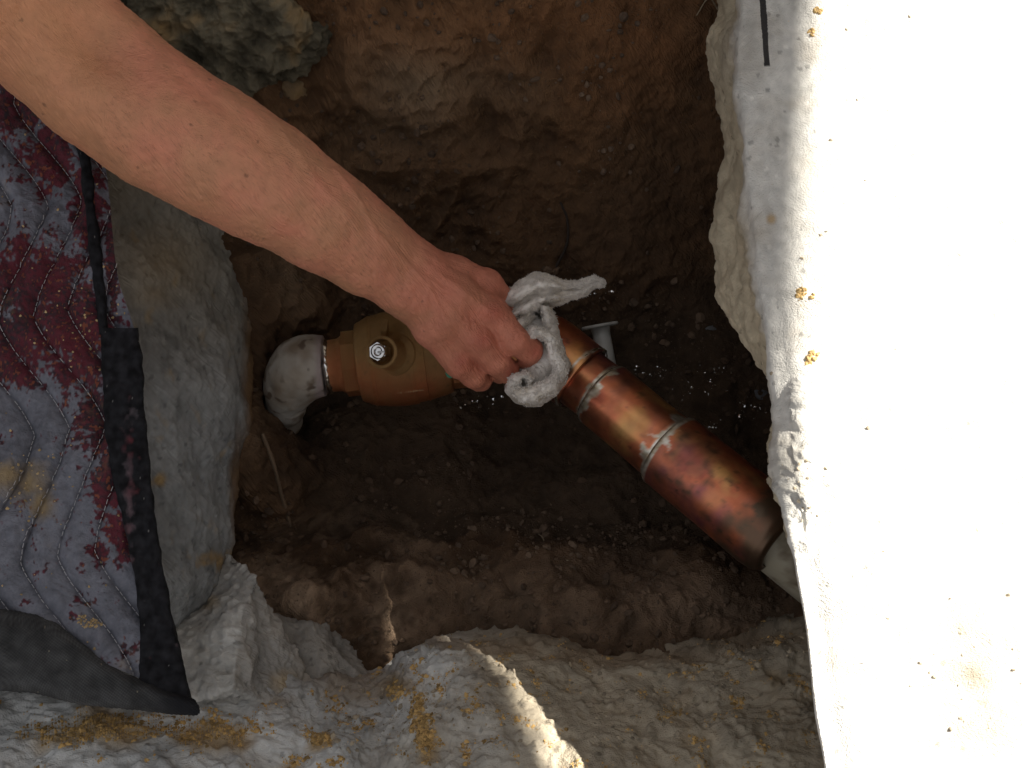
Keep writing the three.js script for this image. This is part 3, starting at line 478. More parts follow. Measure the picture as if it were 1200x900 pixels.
// ------------------------------------------------------------------ the arm and hand of the person
{
  const J = (px, py, y, r) => [...Q(px, py, y), r];
  const W = (px, py, y, w) => { const p = P(px, py, y); return [p.x, p.y, p.z, w / 2 * depthOf(p) / FOC]; };
  // upper arm, elbow, forearm: widths read off the photograph
  const arm = [...chain([W(-420, -470, .62, 250), W(-170, -190, .46, 205), W(-30, -40, .345, 172), W(66, 44, .295, 152)]), ...chain([W(66, 44, .295, 150), W(122, 95, .275, 150), W(188, 143, .255, 146), W(255, 182, .235, 139), W(315, 217, .212, 127), W(372, 252, .186, 113)])];
  const lower = [...chain([W(372, 252, .186, 113), W(420, 283, .162, 92), W(462, 312, .140, 70)]),
    ...chain([W(398, 256, .172, 78), W(452, 292, .146, 58), W(492, 315, .132, 50)]), ...chain([W(380, 274, .176, 78), W(430, 312, .150, 56), W(470, 338, .132, 46), W(478, 343, .128, 42)])];
  const mcp = { i: J(570, 334, .096, .0138), m: J(577, 367, .102, .0140), r: J(562, 400, .095, .0132), p: J(538, 426, .080, .0118) };
  const meta = [...chain([J(488, 312, .124, .0165), J(530, 320, .112, .0135), mcp.i]), ...chain([J(484, 323, .127, .0165), J(535, 346, .121, .0132), mcp.m]), ...chain([J(478, 334, .124, .0155), J(522, 370, .117, .013), mcp.r]), ...chain([J(473, 343, .119, .0135), J(506, 386, .104, .013), mcp.p]),
    ...chain([J(495, 330, .105, .016), J(540, 362, .088, .017), J(552, 385, .08, .014)]), ...chain([J(490, 350, .10, .014), J(522, 392, .086, .014)])];
  const fing = [
    chain([mcp.i, J(590, 354, .074, .0118), J(606, 374, .054, .0102), J(612, 388, .044, .0086)]),
    chain([mcp.m, J(602, 398, .090, .0122), J(621, 411, .076, .0104), J(618, 424, .056, .0088)]),
    chain([mcp.r, J(582, 424, .078, .0120), J(593, 434, .062, .0104), J(586, 438, .044, .0088)]),
    chain([mcp.p, J(555, 440, .066, .0108), J(563, 445, .050, .0095), J(558, 446, .036, .0080)])];
  const thumb = chain([J(508, 322, .104, .0145), J(548, 344, .078, .0130), J(586, 370, .056, .0108), J(606, 392, .040, .0094)]);
  // veins and tendons, a fraction of a millimetre proud
  const vein = [chain([J(470, 330, .1448, .0016), J(500, 345, .1392, .0016), J(522, 378, .1318, .0015), J(540, 400, .1195, .0013)]), chain([J(500, 345, .139, .0014), J(535, 352, .1345, .0013), J(556, 372, .127, .0012)]), chain([J(508, 378, .1280, .0013), J(530, 388, .1310, .0012), J(552, 388, .1235, .0011)]), chain([J(482, 312, .1420, .0015), J(520, 315, .1285, .0014), J(552, 328, .118, .0013)])].flat();
  const veins = []; // [x0, z0, x1, z1, half width, height]
  const vl = (pts, w, hgt) => { for (let i = 0; i < pts.length - 1; i++) { const a = P(...pts[i], .115), b = P(...pts[i + 1], .115); veins.push([a.x, a.z, b.x, b.z, w, hgt]); } };
  vl([[455, 322], [486, 338], [505, 352], [521, 380], [538, 402]], .0024, .0024); vl([[486, 338], [520, 352], [546, 358]], .002, .0019); vl([[521, 380], [542, 384], [556, 380]], .002, .0019); vl([[505, 352], [498, 378], [508, 396]], .002, .0012); vl([[492, 305], [524, 318], [548, 324]], .002, .0008);
  vl([[500, 330], [570, 366]], .0042, .0019); vl([[496, 340], [556, 398]], .004, .0012); vl([[500, 322], [562, 334]], .004, .0012);
  vl([[410, 268], [436, 296], [452, 322]], .0026, .0019); vl([[300, 196], [350, 235], [392, 290], [430, 318]], .003, .0013); vl([[350, 235], [400, 246], [440, 270]], .0028, .0012);
  vl([[215, 112], [300, 172], [385, 238]], .010, .0026); vl([[175, 165], [270, 222], [350, 272]], .007, -.0022); vl([[150, 70], [182, 62], [204, 78]], .004, .003); vl([[240, 150], [320, 205]], .006, -.0016);
  vl([[576, 350], [584, 348]], .003, -.0008); vl([[566, 376], [580, 386]], .0016, -.0007);
  const folds = []; const fl = (px, py, dx, dy, y, n) => { const p = P(px, py, y), q = P(px + dx, py + dy, y).sub(p).normalize(); for (let i = 0; i < n; i++) folds.push([p.x + q.x * .0026 * (i - (n - 1) / 2), p.z + q.z * .0026 * (i - (n - 1) / 2), q.x, q.z]); };
  fl(606, 400, 10, 6, .10, 3); fl(584, 423, 9, 9, .09, 3); fl(557, 440, 9, 8, .08, 2); fl(590, 352, 8, 8, .09, 3); fl(624, 413, 8, 5, .09, 2); fl(480, 330, 10, 5, .14, 2);
  const dent = P(116, 50, .33);
  const knuckle = [J(574, 364, .110, .0078), J(561, 397, .1025, .0072), J(568, 332, .1045, .0075), J(538, 422, .087, .0068)];
  const bbox = (list, pad) => { const lo = [9, 9, 9], hi = [-9, -9, -9]; for (const b of list) for (const o of [0, 3]) for (let k = 0; k < 3; k++) { lo[k] = Math.min(lo[k], b[o + k] - b[6] - pad); hi[k] = Math.max(hi[k], b[o + k] + b[6] + pad); } return [lo, hi]; };
  const [hlo, hhi] = bbox([...meta, ...fing.flat(), ...thumb], .02);
  // head, neck and trunk, leaning in from the upper left outside the picture
  const sh = V(...arm[0].slice(0, 3)), T = (x, y, z, r) => [sh.x + x, sh.y + y, sh.z + z, r];
  const trunk = [...chain([T(-.02, .02, -.02, .085), T(-.17, .06, -.10, .12), T(-.33, .03, -.20, .085)]), ...chain([T(-.19, .05, -.12, .125), T(-.28, -.16, -.26, .135), T(-.34, -.40, -.38, .145)]), ...chain([T(-.15, .12, -.06, .058), T(-.11, .20, -.01, .055)]), ...chain([T(-.095, .25, .005, .078), T(-.07, .20, .05, .062)]), ...chain([T(-.33, .02, -.2, .07), T(-.42, -.22, -.12, .05), T(-.30, -.42, -.05, .04)]), ...chain([T(-.36, -.42, -.42, .10), T(-.16, -.50, -.14, .075), T(-.22, -.56, -.50, .05)])];
  const face = V(.35, -.55, .75).normalize(), hc = V(sh.x - .085, sh.y + .232, sh.z + .02), fx = face.clone().cross(V(0, 1, 0)).normalize(), fu = fx.clone().cross(face).normalize();
  const fpt = (a, u, f) => { const p = hc.clone().addScaledVector(fx, a).addScaledVector(fu, u).addScaledVector(face, f); return [p.x, p.y, p.z]; };
  const headBits = [[...fpt(0, .0, .075), ...fpt(0, -.03, .098), .011, .015], [...fpt(.075, .01, .0), ...fpt(.078, -.03, -.005), .014, .012], [...fpt(-.075, .01, .0), ...fpt(-.078, -.03, -.005), .014, .012], [...fpt(0, -.075, .07), ...fpt(0, -.08, .06), .022, .02], [...fpt(-.03, .015, .066), ...fpt(.03, .015, .066), .013, .013]];
  const body = (x, y, z) => {
    let d = 9; for (const b of arm) d = smin(d, cap(x, y, z, b), .02);
    for (const b of lower) d = smin(d, cap(x, y, z, b), .016);
    if (x > hlo[0] && x < hhi[0] && y > hlo[1] && y < hhi[1] && z > hlo[2] && z < hhi[2]) {
      let h = 9; for (const b of meta) h = smin(h, cap(x, y, z, b), .0095);
      for (const f of fing) { let q = 9; for (const b of f) q = smin(q, cap(x, y, z, b), .003); h = smin(h, q, .0024); }
      let q = 9; for (const b of thumb) q = smin(q, cap(x, y, z, b), .006); h = smin(h, q, .004);
      for (const k of knuckle) { const r = Math.hypot(x - k[0], y - k[1], z - k[2]) - k[3]; h = smin(h, r, .007); }
      d = smin(d, h, .018);
    }
    if (x < sh.x + .16) { for (const b of trunk) d = smin(d, cap(x, y, z, b), .03); for (const b of headBits) d = smin(d, cap(x, y, z, b), .02); }
    return d;
  };
  const [alo, ahi] = bbox([...arm.slice(1), ...lower, ...meta, ...fing.flat()], .02);
  const skinCol = (x, y, z) => {
    const [px, py] = pj(x, y, z), n = fbm(x, y, z, 26, 4), f = fbm(x, y, z, 130, 3); let c = mix3([.56, .258, .142], [.57, .228, .138], clamp(.4 + n));
    c = mix3(c, [.56, .195, .125], clamp(sst(380, 560, px) * .85 + n * .3)); c = mix3(c, [.56, .265, .130], sst(220, 40, px) * .6);
    c = mix3(c, [.47, .13, .085], clamp(blobs(px, py, [[580, 366, 22, 20], [567, 398, 20, 18], [541, 424, 18, 18], [628, 413, 14, 14], [600, 438, 14, 14]]) * .9));
    const w = worley(x * 95, y * 95, z * 95); if (w[0] < .13 && w[2] % 7 === 0) c = mul3(c, .55);
    return mul3(c, clamp(1 + .10 * f + .12 * n, .7, 1.25));
  };
  const disp = (x, y, z, nx, ny) => { let v = -.021 * Math.exp(-((x - dent.x) ** 2 + (z - dent.z) ** 2) / .0007) * sst(0, .4, ny); if (ny > .15) for (const q of veins) { const ex = q[2] - q[0], ez = q[3] - q[1], h = clamp(((x - q[0]) * ex + (z - q[1]) * ez) / (ex * ex + ez * ez)), d = Math.hypot(x - q[0] - ex * h, z - q[1] - ez * h) + .0007 * noise(x * 60, y, z * 60); const k = q[5] * Math.exp(-d * d / (q[4] * q[4])); if (Math.abs(k) > Math.abs(v)) v = k; } for (const q of folds) { const ex = x - q[0], ez = z - q[1], al = ex * q[2] + ez * q[3], ac = ez * q[2] - ex * q[3]; v -= .0007 * Math.exp(-al * al / 1.6e-6 - ac * ac / 3e-5); }
      return v * ny + .0008 * fbm(x, y, z, 42, 3) + .0003 * fbm(x, y, z, 260, 2) - .0005 * Math.max(0, ridged(x * 1.5, y, z, 120, 2) - .7); };
  // fine grid for the arm and hand, coarse one for the rest of the same body, joined under the sleeve
  const s1 = V(...arm[1].slice(0, 3)), s2 = V(...arm[1].slice(3, 6)), cut = s1.clone().lerp(s2, .5), cd = s1.clone().sub(s2).normalize();
  const side = (x, y, z) => (x - cut.x) * cd.x + (y - cut.y) * cd.y + (z - cut.z) * cd.z;
  const gA = skin((x, y, z) => Math.max(body(x, y, z), side(x, y, z)), [cut.x - .09, alo[1] - .02, cut.z - .09], [ahi[0], Math.max(ahi[1], cut.y + .09), ahi[2]], .0014, 0, skinCol, disp);
  const gB = skin((x, y, z) => Math.max(body(x, y, z) + .001, -.01 - side(x, y, z)), [sh.x - .6, sh.y - .75, sh.z - .7], [cut.x + .09, sh.y + .42, cut.z + .12], .005, 0, skinCol);
  const g1 = mergeGeometries([gA, gB]);
  const t = thing('person', 'person with bare forearm reaching in from the upper left to grip a white rag', 'person');
  const skinMat = new THREE.MeshPhysicalMaterial({ vertexColors: true, roughness: .46, specularIntensity: .6, bumpMap: skinTex, bumpScale: .0011, sheen: .15, sheenRoughness: .5, sheenColor: new THREE.Color(.6, .35, .3) });
  mesh('body', g1, skinMat, t);
  const shirt = skin((x, y, z) => { let q = 9; for (const b of trunk.slice(0, 5)) q = smin(q, cap(x, y, z, b), .03); for (const b of trunk.slice(8, 10)) q = smin(q, cap(x, y, z, b), .03); q = smin(q, Math.max(cap(x, y, z, arm[0]), -.03 - side(x, y, z) + .06), .03); return q - .012 - .004 * noise(x * 18, y * 18, z * 18); }, [sh.x - .65, sh.y - .65, sh.z - .65], [cut.x + .12, sh.y + .3, cut.z + .14], .008, .01, () => [.06, .07, .09]);
  mesh('shirt', shirt, vcm(.9), t);
  const hair = skin((x, y, z) => Math.max(Math.hypot(x - hc.x, y - hc.y - .015, z - hc.z) - .098 + .006 * noise(x * 90, y * 90, z * 90), (x - hc.x) * face.x + (y - hc.y) * face.y + (z - hc.z) * face.z - .03), [hc.x - .12, hc.y - .12, hc.z - .12], [hc.x + .12, hc.y + .14, hc.z + .12], .005, .01, () => [.03, .02, .013]);
  mesh('hair', hair, vcm(.7), t);
  // fine dark hairs on the forearm
  const hg = new THREE.ConeGeometry(.00008, .009, 3, 1); hg.translate(0, .0045, 0); const hs = scatter(g1, 900, s => { const [px, py] = pj(s[0], s[1], s[2]); return s[4] > -.1 && px > 120 && px < 470 && rnd() < (s[4] > .5 ? .9 : .5); });
  const ad = V(...arm[7].slice(3, 6)).sub(V(...arm[4].slice(0, 3))).normalize();
  const im = new THREE.InstancedMesh(hg, std([.16, .09, .055], .6), hs.length), mm = new THREE.Matrix4(), qn = new THREE.Quaternion();
  hs.forEach((s, i) => { const n = V(s[3], s[4], s[5]), d = n.clone().multiplyScalar(.32).addScaledVector(ad, .9).add(V(rr(-.25, .25), rr(-.1, .1), rr(.0, .5))); d.normalize(); qn.setFromUnitVectors(XY, d); const k = rr(.5, 1.1); mm.compose(V(s[0], s[1], s[2]), qn, V(1, k, 1)); im.setMatrixAt(i, mm); });
  im.name = 'arm_hair'; im.userData.kind = 'stuff'; t.add(im);
}
// ------------------------------------------------------------------ the rag
{
  const J = (px, py, y, r) => [...Q(px, py, y), r];
  const fuzz = (x, y, z) => .0030 * fbm(x, y, z, 75, 3) + .0007 * noise(x * 420, y * 420, z * 420);
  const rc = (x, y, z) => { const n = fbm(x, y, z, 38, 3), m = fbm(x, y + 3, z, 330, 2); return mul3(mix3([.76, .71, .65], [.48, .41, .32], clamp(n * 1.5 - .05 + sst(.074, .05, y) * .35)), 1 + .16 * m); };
  const strip = (cols, segs, n) => loft(cols.map(c => c.map(p => Q(...p))), segs, n, fuzz, rc, 1);
  // upper lobe, two crests running into the twisted tail
  const g1 = strip([
    [[586, 352, .050], [585, 348, .078], [588, 356, .086], [590, 366, .074], [591, 374, .084], [590, 382, .060], [592, 386, .045]],
    [[600, 338, .050], [599, 338, .082], [603, 348, .096], [606, 358, .080], [607, 366, .091], [606, 374, .070], [606, 378, .045]],
    [[620, 324, .050], [619, 326, .082], [622, 337, .098], [625, 346, .082], [627, 355, .093], [627, 364, .070], [626, 368, .045]],
    [[638, 320, .050], [638, 322, .080], [641, 333, .096], [644, 342, .084], [644, 349, .092], [643, 357, .072], [642, 360, .045]],
    [[655, 327, .052], [655, 328, .076], [658, 336, .088], [660, 341, .080], [661, 347, .086], [660, 354, .070], [659, 356, .048]],
    [[676, 330, .054], [676, 330, .070], [679, 335, .080], [681, 338, .076], [682, 342, .078], [682, 346, .066], [681, 347, .052]],
    [[694, 325, .056], [694, 325, .066], [696, 328, .073], [697, 331, .072], [698, 334, .072], [698, 338, .064], [698, 338, .055]],
    [[704, 326, .060], [704, 326, .064], [705, 328, .068], [706, 330, .068], [706, 332, .067], [706, 334, .063], [705, 334, .060]],
    [[707, 329, .062], [707, 329, .063], [707, 330, .064], [707, 330, .064], [707, 331, .064], [707, 331, .063], [707, 331, .062]]], [10, 14, 12, 12, 14, 10], 14);
  // the loose loop that curls under the fingertips: a band round a dark hollow
  const path = [[624, 366, .078], [604, 384, .083], [612, 396, .088], [630, 390, .093], [645, 398, .091], [650, 414, .086], [655, 432, .083], [648, 447, .080], [632, 458, .079], [614, 462, .077], [602, 453, .075], [606, 443, .078], [617, 440, .081], [622, 447, .078]];
  const wid = [9, 10, 9, 10, 11, 11, 11, 13, 15, 13, 10, 7, 6, 4];
  const cols = path.map(([x, y, h], i) => { const a = path[Math.max(0, i - 1)], b = path[Math.min(path.length - 1, i + 1)], dx = b[0] - a[0], dy = b[1] - a[1], l = Math.hypot(dx, dy), nx = dy / l, ny = -dx / l, w = wid[i]; const o = (k, e, hh) => [x + nx * k * w, y + ny * k * w, Math.max(.02, h + hh)]; return [o(-.75, 0, -.042), o(-.55, 0, -.014), o(-.42, 0, -.002), o(0, 0, .0005), o(.45, 0, -.0025), o(.75, 0, -.012), o(1.1, 0, -.040)]; });
  const g2 = strip(cols, [8, 8, 8, 8, 8, 8], 10);
  // a fold joining lobe and loop, and the cloth bunched under the hand
  const g3 = strip([[[628, 356, .05], [630, 356, .080], [637, 358, .086], [643, 360, .078], [646, 360, .05]], [[634, 374, .045], [637, 374, .074], [643, 375, .079], [649, 376, .070], [652, 376, .04]], [[638, 392, .04], [640, 392, .070], [646, 393, .074], [652, 394, .066], [655, 394, .04]], [[640, 408, .035], [643, 408, .06], [648, 409, .064], [653, 409, .058], [656, 409, .035]]], [10, 10, 10, 10], 14);
  const fill = chain([J(600, 372, .048, .013), J(626, 394, .050, .016), J(634, 424, .054, .015), J(618, 450, .046, .013)]);
  const fg = skin((x, y, z) => { let d = 9; for (const c of fill) d = smin(d, cap(x, y, z, c), .008); return d - .002 * noise(x * 80, y * 80, z * 80); }, Q(570, 340, .0).map((v, i) => v - (i === 1 ? .01 : .01)), Q(680, 490, .03).map((v, i) => v + (i === 1 ? .05 : .01)), .0016, .004, rc);
  const t = thing('rag', 'crumpled white terry rag squeezed between the fingers over the copper pipe', 'rag');
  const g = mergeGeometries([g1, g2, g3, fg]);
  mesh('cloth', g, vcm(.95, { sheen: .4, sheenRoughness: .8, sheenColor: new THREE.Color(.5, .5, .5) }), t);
  const lp = new THREE.TorusGeometry(.0009, .00022, 4, 7, Math.PI * 1.3); lp.rotateZ(-.25);
  const sp = scatter(g, 5000, s => s[1] > .05), im = new THREE.InstancedMesh(lp, new THREE.MeshStandardMaterial({ roughness: .95 }), sp.length), m = new THREE.Matrix4(), q = new THREE.Quaternion(), q2 = new THREE.Quaternion(), c = new THREE.Color();
  sp.forEach((s, i) => { q.setFromUnitVectors(XY, V(s[3] + rr(-.5, .5), s[4] + rr(-.5, .5), s[5] + rr(-.5, .5)).normalize()); q2.setFromAxisAngle(XY, rnd() * 6.3); q.multiply(q2); const k = rr(.7, 1.25); m.compose(V(s[0], s[1], s[2]), q, V(k, k * rr(.8, 1.9), k)); im.setMatrixAt(i, m); const b = rr(.8, 1.1); im.setColorAt(i, c.setRGB(.74 * b, .69 * b, .63 * b)); });
  im.name = 'terry_loop'; im.userData.kind = 'stuff'; t.add(im);
}
// ------------------------------------------------------------------ the quilted blanket
{
  const t = thing('quilted_blanket', 'grey and dark red quilted moving blanket with black edge binding at the left', 'blanket');
  // rows run down the picture: [py at the left, py at the right, px of the right edge, height]
  const R = [[-150, -150, 40, .178], [-20, -20, 62, .180], [90, 90, 86, .182], [180, 190, 122, .183], [250, 262, 132, .183], [320, 330, 140, .184], [388, 396, 160, .184], [470, 480, 168, .184], [540, 560, 174, .184], [600, 640, 185, .182], [655, 720, 198, .180], [690, 780, 212, .180], [716, 822, 222, .179]];
  const rowPts = R.map(([pl, pr, px, y]) => [-330, -200, -90, 0, 60, 110, px].map((x, i) => { const k = (x + 330) / (px + 330), e = [0, .25, .45, .62, .72, .86, 1][i]; const xx = mix(-330, px, e); return Q(xx, mix(pl, pr, clamp((xx + 10) / (px + 10))), y + (e > .97 ? -.004 : 0) + (xx < 30 && pl > 500 && pl < 680 ? .012 * Math.sin((pl - 500) / 180 * 3.14) : 0)); }));
  const O = P(160, 390, .184); // quilting is laid out from here, in metres on the cloth
  const cl = Math.cos(.19), sl = Math.sin(.19);
  const cloth = (x, z) => [(x - O.x) * cl - (z - O.z) * sl, (x - O.x) * sl + (z - O.z) * cl];   // across, along
  const tri = s => { const f = s - Math.floor(s); return f < .5 ? 4 * f - 1 : 3 - 4 * f; };
  const SP = .026, PER = .186, AMP = .024, PH = .14;
  const zig = v => { const s = v / PER + PH; return AMP * (tri(s) * .5 + .42 * Math.sin((s - .25) * Math.PI * 2)); };
  const quilt = (x, z) => { const [u, v] = cloth(x, z), k = (u - zig(v)) / SP; return k - Math.floor(k); };
  const redZones = [[40, 330, 110, 70], [90, 400, 80, 90], [30, 400, 110, 60], [105, 250, 34, 70], [60, 190, 50, 60], [20, 130, 50, 60], [118, 500, 40, 60], [135, 580, 42, 66], [150, 640, 30, 40], [118, 650, 20, 24], [150, 500, 20, 60], [160, 590, 16, 60], [10, 430, 70, 40], [133, 300, 13, 120], [-60, 380, 120, 80]];
  const col = (x, y, z, u, v, d) => {
    const [px, py] = pj(x, y, z), n = fbm(x, y, z, 18, 4), f = fbm(x, y + 2, z, 130, 3), w = noise(x * 620, y * 400, z * 620), fl = fbm(x * 1.0, y, z, 260, 2);
    let c = mul3([.168, .172, .200], clamp(1 + .3 * n + .22 * f + .14 * w, .4, 1.6));
    const r = blobs(px, py, redZones), k = sst(.04, .22, r * .9 + .30 * f + .30 * fbm(x + 7, y, z, 60, 3) + .36 * fbm(x, y, z + 5, 300, 2) + .16 * n - .16);
    c = mix3(c, mix3([.105, .013, .021], [.026, .015, .019], clamp(.42 + fl * 1.5 + n * .8 + w * .4)), k * .92); if (k > .5 && fl > .42) c = mix3(c, [.26, .075, .04], .7);
    const s = clamp(blobs(px, py, [[36, 565, 44, 46], [50, 590, 26, 30], [10, 560, 40, 30]]) * 1.6 + n * .55 + f * .35 - .25); c = mix3(c, [.30, .215, .105], s * .8);
    return c;
  };
  const bg = loft(rowPts, [10, 20, 50, 70, 70, 80], [12, 40, 60, 56, 44, 44, 44, 50, 50, 50, 44, 40], (x, y, z, u, v) => {
    const q = quilt(x, z), puff = Math.pow(Math.sin(Math.PI * q), .55), [a, b] = cloth(x, z);
    const n = noise(a * 28 + 3, 1, b * 14), wr = noise(a * 90 + b * 30, 5, b * 60 - a * 30);
    return .0082 * puff + .0050 * n + .0030 * wr + .0010 * fbm(x, y, z, 160, 2) + .0022 * Math.abs(noise(a * 130, 2, b * 130)); }, col, 1);
  mesh('quilt', bg, vcm(.92, { bumpMap: grainTex, bumpScale: .0008, sheen: .25, sheenRoughness: .7, sheenColor: new THREE.Color(.5, .5, .55), specularIntensity: .3 }), t);
  // pale thread along the seams, stitch by stitch, laid on the surface
  const cellMap = new Map(), bp = bg.attributes.position.array; for (let i = 0; i < bp.length; i += 3) { const k = Math.round(bp[i] * 400) + ',' + Math.round(bp[i + 2] * 400); cellMap.set(k, Math.max(cellMap.get(k) ?? -9, bp[i + 1])); }
  const top = (x, z) => cellMap.get(Math.round(x * 400) + ',' + Math.round(z * 400));
  const st = [];
  for (let k = -8; k < 6; k++) for (let v = -.34; v < .36; v += .0042) {
    const w = (v) => { const u = k * SP + zig(v); return [O.x + u * cl + v * sl, O.z - u * sl + v * cl]; }, a = w(v), b = w(v + .003), ya = top(...a), yb = top(...b);
    if (ya === undefined || yb === undefined || rnd() < .08) continue; const A = V(a[0], ya + .0002, a[1]), B = V(b[0], yb + .0002, b[1]), L = A.distanceTo(B); if (L > .006) continue;
    const g = new THREE.CylinderGeometry(.00026, .00026, L, 4, 1, true); g.applyQuaternion(new THREE.Quaternion().setFromUnitVectors(XY, B.clone().sub(A).normalize())); g.translate((A.x + B.x) / 2, (A.y + B.y) / 2, (A.z + B.z) / 2); st.push(g);
  }
  const sm = mesh('stitch_thread', mergeGeometries(st), std([.50, .49, .50], .8), t); sm.userData.kind = 'stuff';
  // black binding: a narrow doubled edge above, a wide tape below
  const bind = (rows, lab) => {
    const rp = rows.map(([py, l, r, y]) => [Q(l - 1, py, y - .004), Q(l, py, y + .002), Q(mix(l, r, .5), py, y + .0035), Q(r, py, y + .001), Q(r + 2, py, y - .010)]);
    const g = loft(rp, [4, 26, 26, 8], 40, (x, y, z) => .0011 * fbm(x, y, z, 90, 3) + .0015 * noise(x * 30, y, z * 55), (x, y, z) => { const [px, py] = pj(x, y, z), f = fbm(x, y, z, 150, 3), w = worley(x * 200, y * 200, z * 200); let c = mul3([.012, .012, .014], clamp(1 + f, .4, 2)); const fleck = clamp(blobs(px, py, [[152, 560, 16, 190]]) * 1.3 + fbm(x, y, z, 130, 3) * 1.3 - .95); c = mix3(c, mix3([.10, .09, .10], [.10, .015, .02], clamp(.5 + noise(x * 40, 1, z * 40))), fleck); if (w[0] < .075 && w[2] % 3 === 0) c = [.2, .19, .18]; return c; }, 1);
    mesh('edge_binding', g, vcm(.85, { specularIntensity: .3 }), t);
  };
  bind([[60, 68, 78, .190], [180, 92, 104, .191], [250, 101, 112, .191], [320, 109, 120, .191], [392, 118, 126, .190]]);
  bind([[384, 120, 160, .192], [440, 122, 166, .192], [520, 127, 171, .192], [600, 143, 180, .191], [680, 160, 192, .190], [750, 166, 206, .189], [800, 165, 217, .188], [829, 166, 226, .187]]);
  // the corner turned over: dark woven back, rolled along the lower edge
  const F = [[-330, 700, 790, 0], [-150, 712, 800, 0], [0, 716, 809, 0], [58, 726, 818, 0], [100, 757, 826, 0], [140, 787, 832, 0], [178, 803, 836, 0], [210, 815, 838, 0], [226, 820, 838, 0], [231, 826, 836, 0]];
  const fr = F.map(([px, a, b], i) => { const e = i >= 8 ? (i - 7) * .003 : 0; return [Q(px, a + 4, .176), Q(px, a - 1, .188), Q(px + 2, mix(a, b, .18), .1965 - e), Q(px + 3, mix(a, b, .5), .197 - e), Q(px + 3, mix(a, b, .85), .194 - e), Q(px + 2, b, .184), Q(px, b - 2, .172), Q(px - 2, b - 14, .166)]; });
  const fg = loft(fr, [8, 8, 30, 34, 16, 12, 10], [20, 50, 40, 30, 30, 30, 24, 14, 8], (x, y, z) => { const [a, b] = cloth(x, z); const wv = Math.sin(a * 2600) * Math.sin(b * 2600); return .00035 * wv + .0022 * noise(x * 34, y * 20, z * 34) + .0010 * noise(x * 95, 1, z * 95); },
    (x, y, z) => { const f = fbm(x, y, z, 90, 3), [a, b] = cloth(x, z), wv = .5 + .5 * Math.sin(a * 2600) * Math.sin(b * 2600), [px, py] = pj(x, y, z); let c = mul3([.050, .050, .050], clamp((.6 + .8 * wv) * (1 + .5 * f), .3, 1.9)); c = mix3(c, [.014, .014, .016], sst(150, 215, px)); const w = worley(x * 90, y * 90, z * 90); if (w[0] < .06) c = [.22, .19, .14]; return c; }, 1);
  mesh('turned_corner', fg, vcm(.9, { specularIntensity: .3 }), t, 'dark woven underside rolled over at the lower corner');
  // crumbs of sandy dirt lying on the cloth
  const lint = scatter(bg, 170, s => { const [px, py] = pj(s[0], s[1], s[2]); return px > -5 && px < 220 && rnd() < .05 + blobs(px, py, [[40, 570, 50, 60], [95, 395, 70, 60]]); });
  tag(crumbs('sand_crumbs', [...lint, ...scatter(bg, 120, s => { const [px, py] = pj(s[0], s[1], s[2]); return blobs(px, py, [[106, 730, 20, 7], [96, 724, 9, 5]]) > rr(0, .9); })], s => rr(.0005, .0011), () => mul3([.42, .30, .15], rr(.5, 1.4)), new THREE.MeshStandardMaterial({ roughness: .9 })), 'yellow sand crumbs scattered on the quilted blanket', 'sand');
}
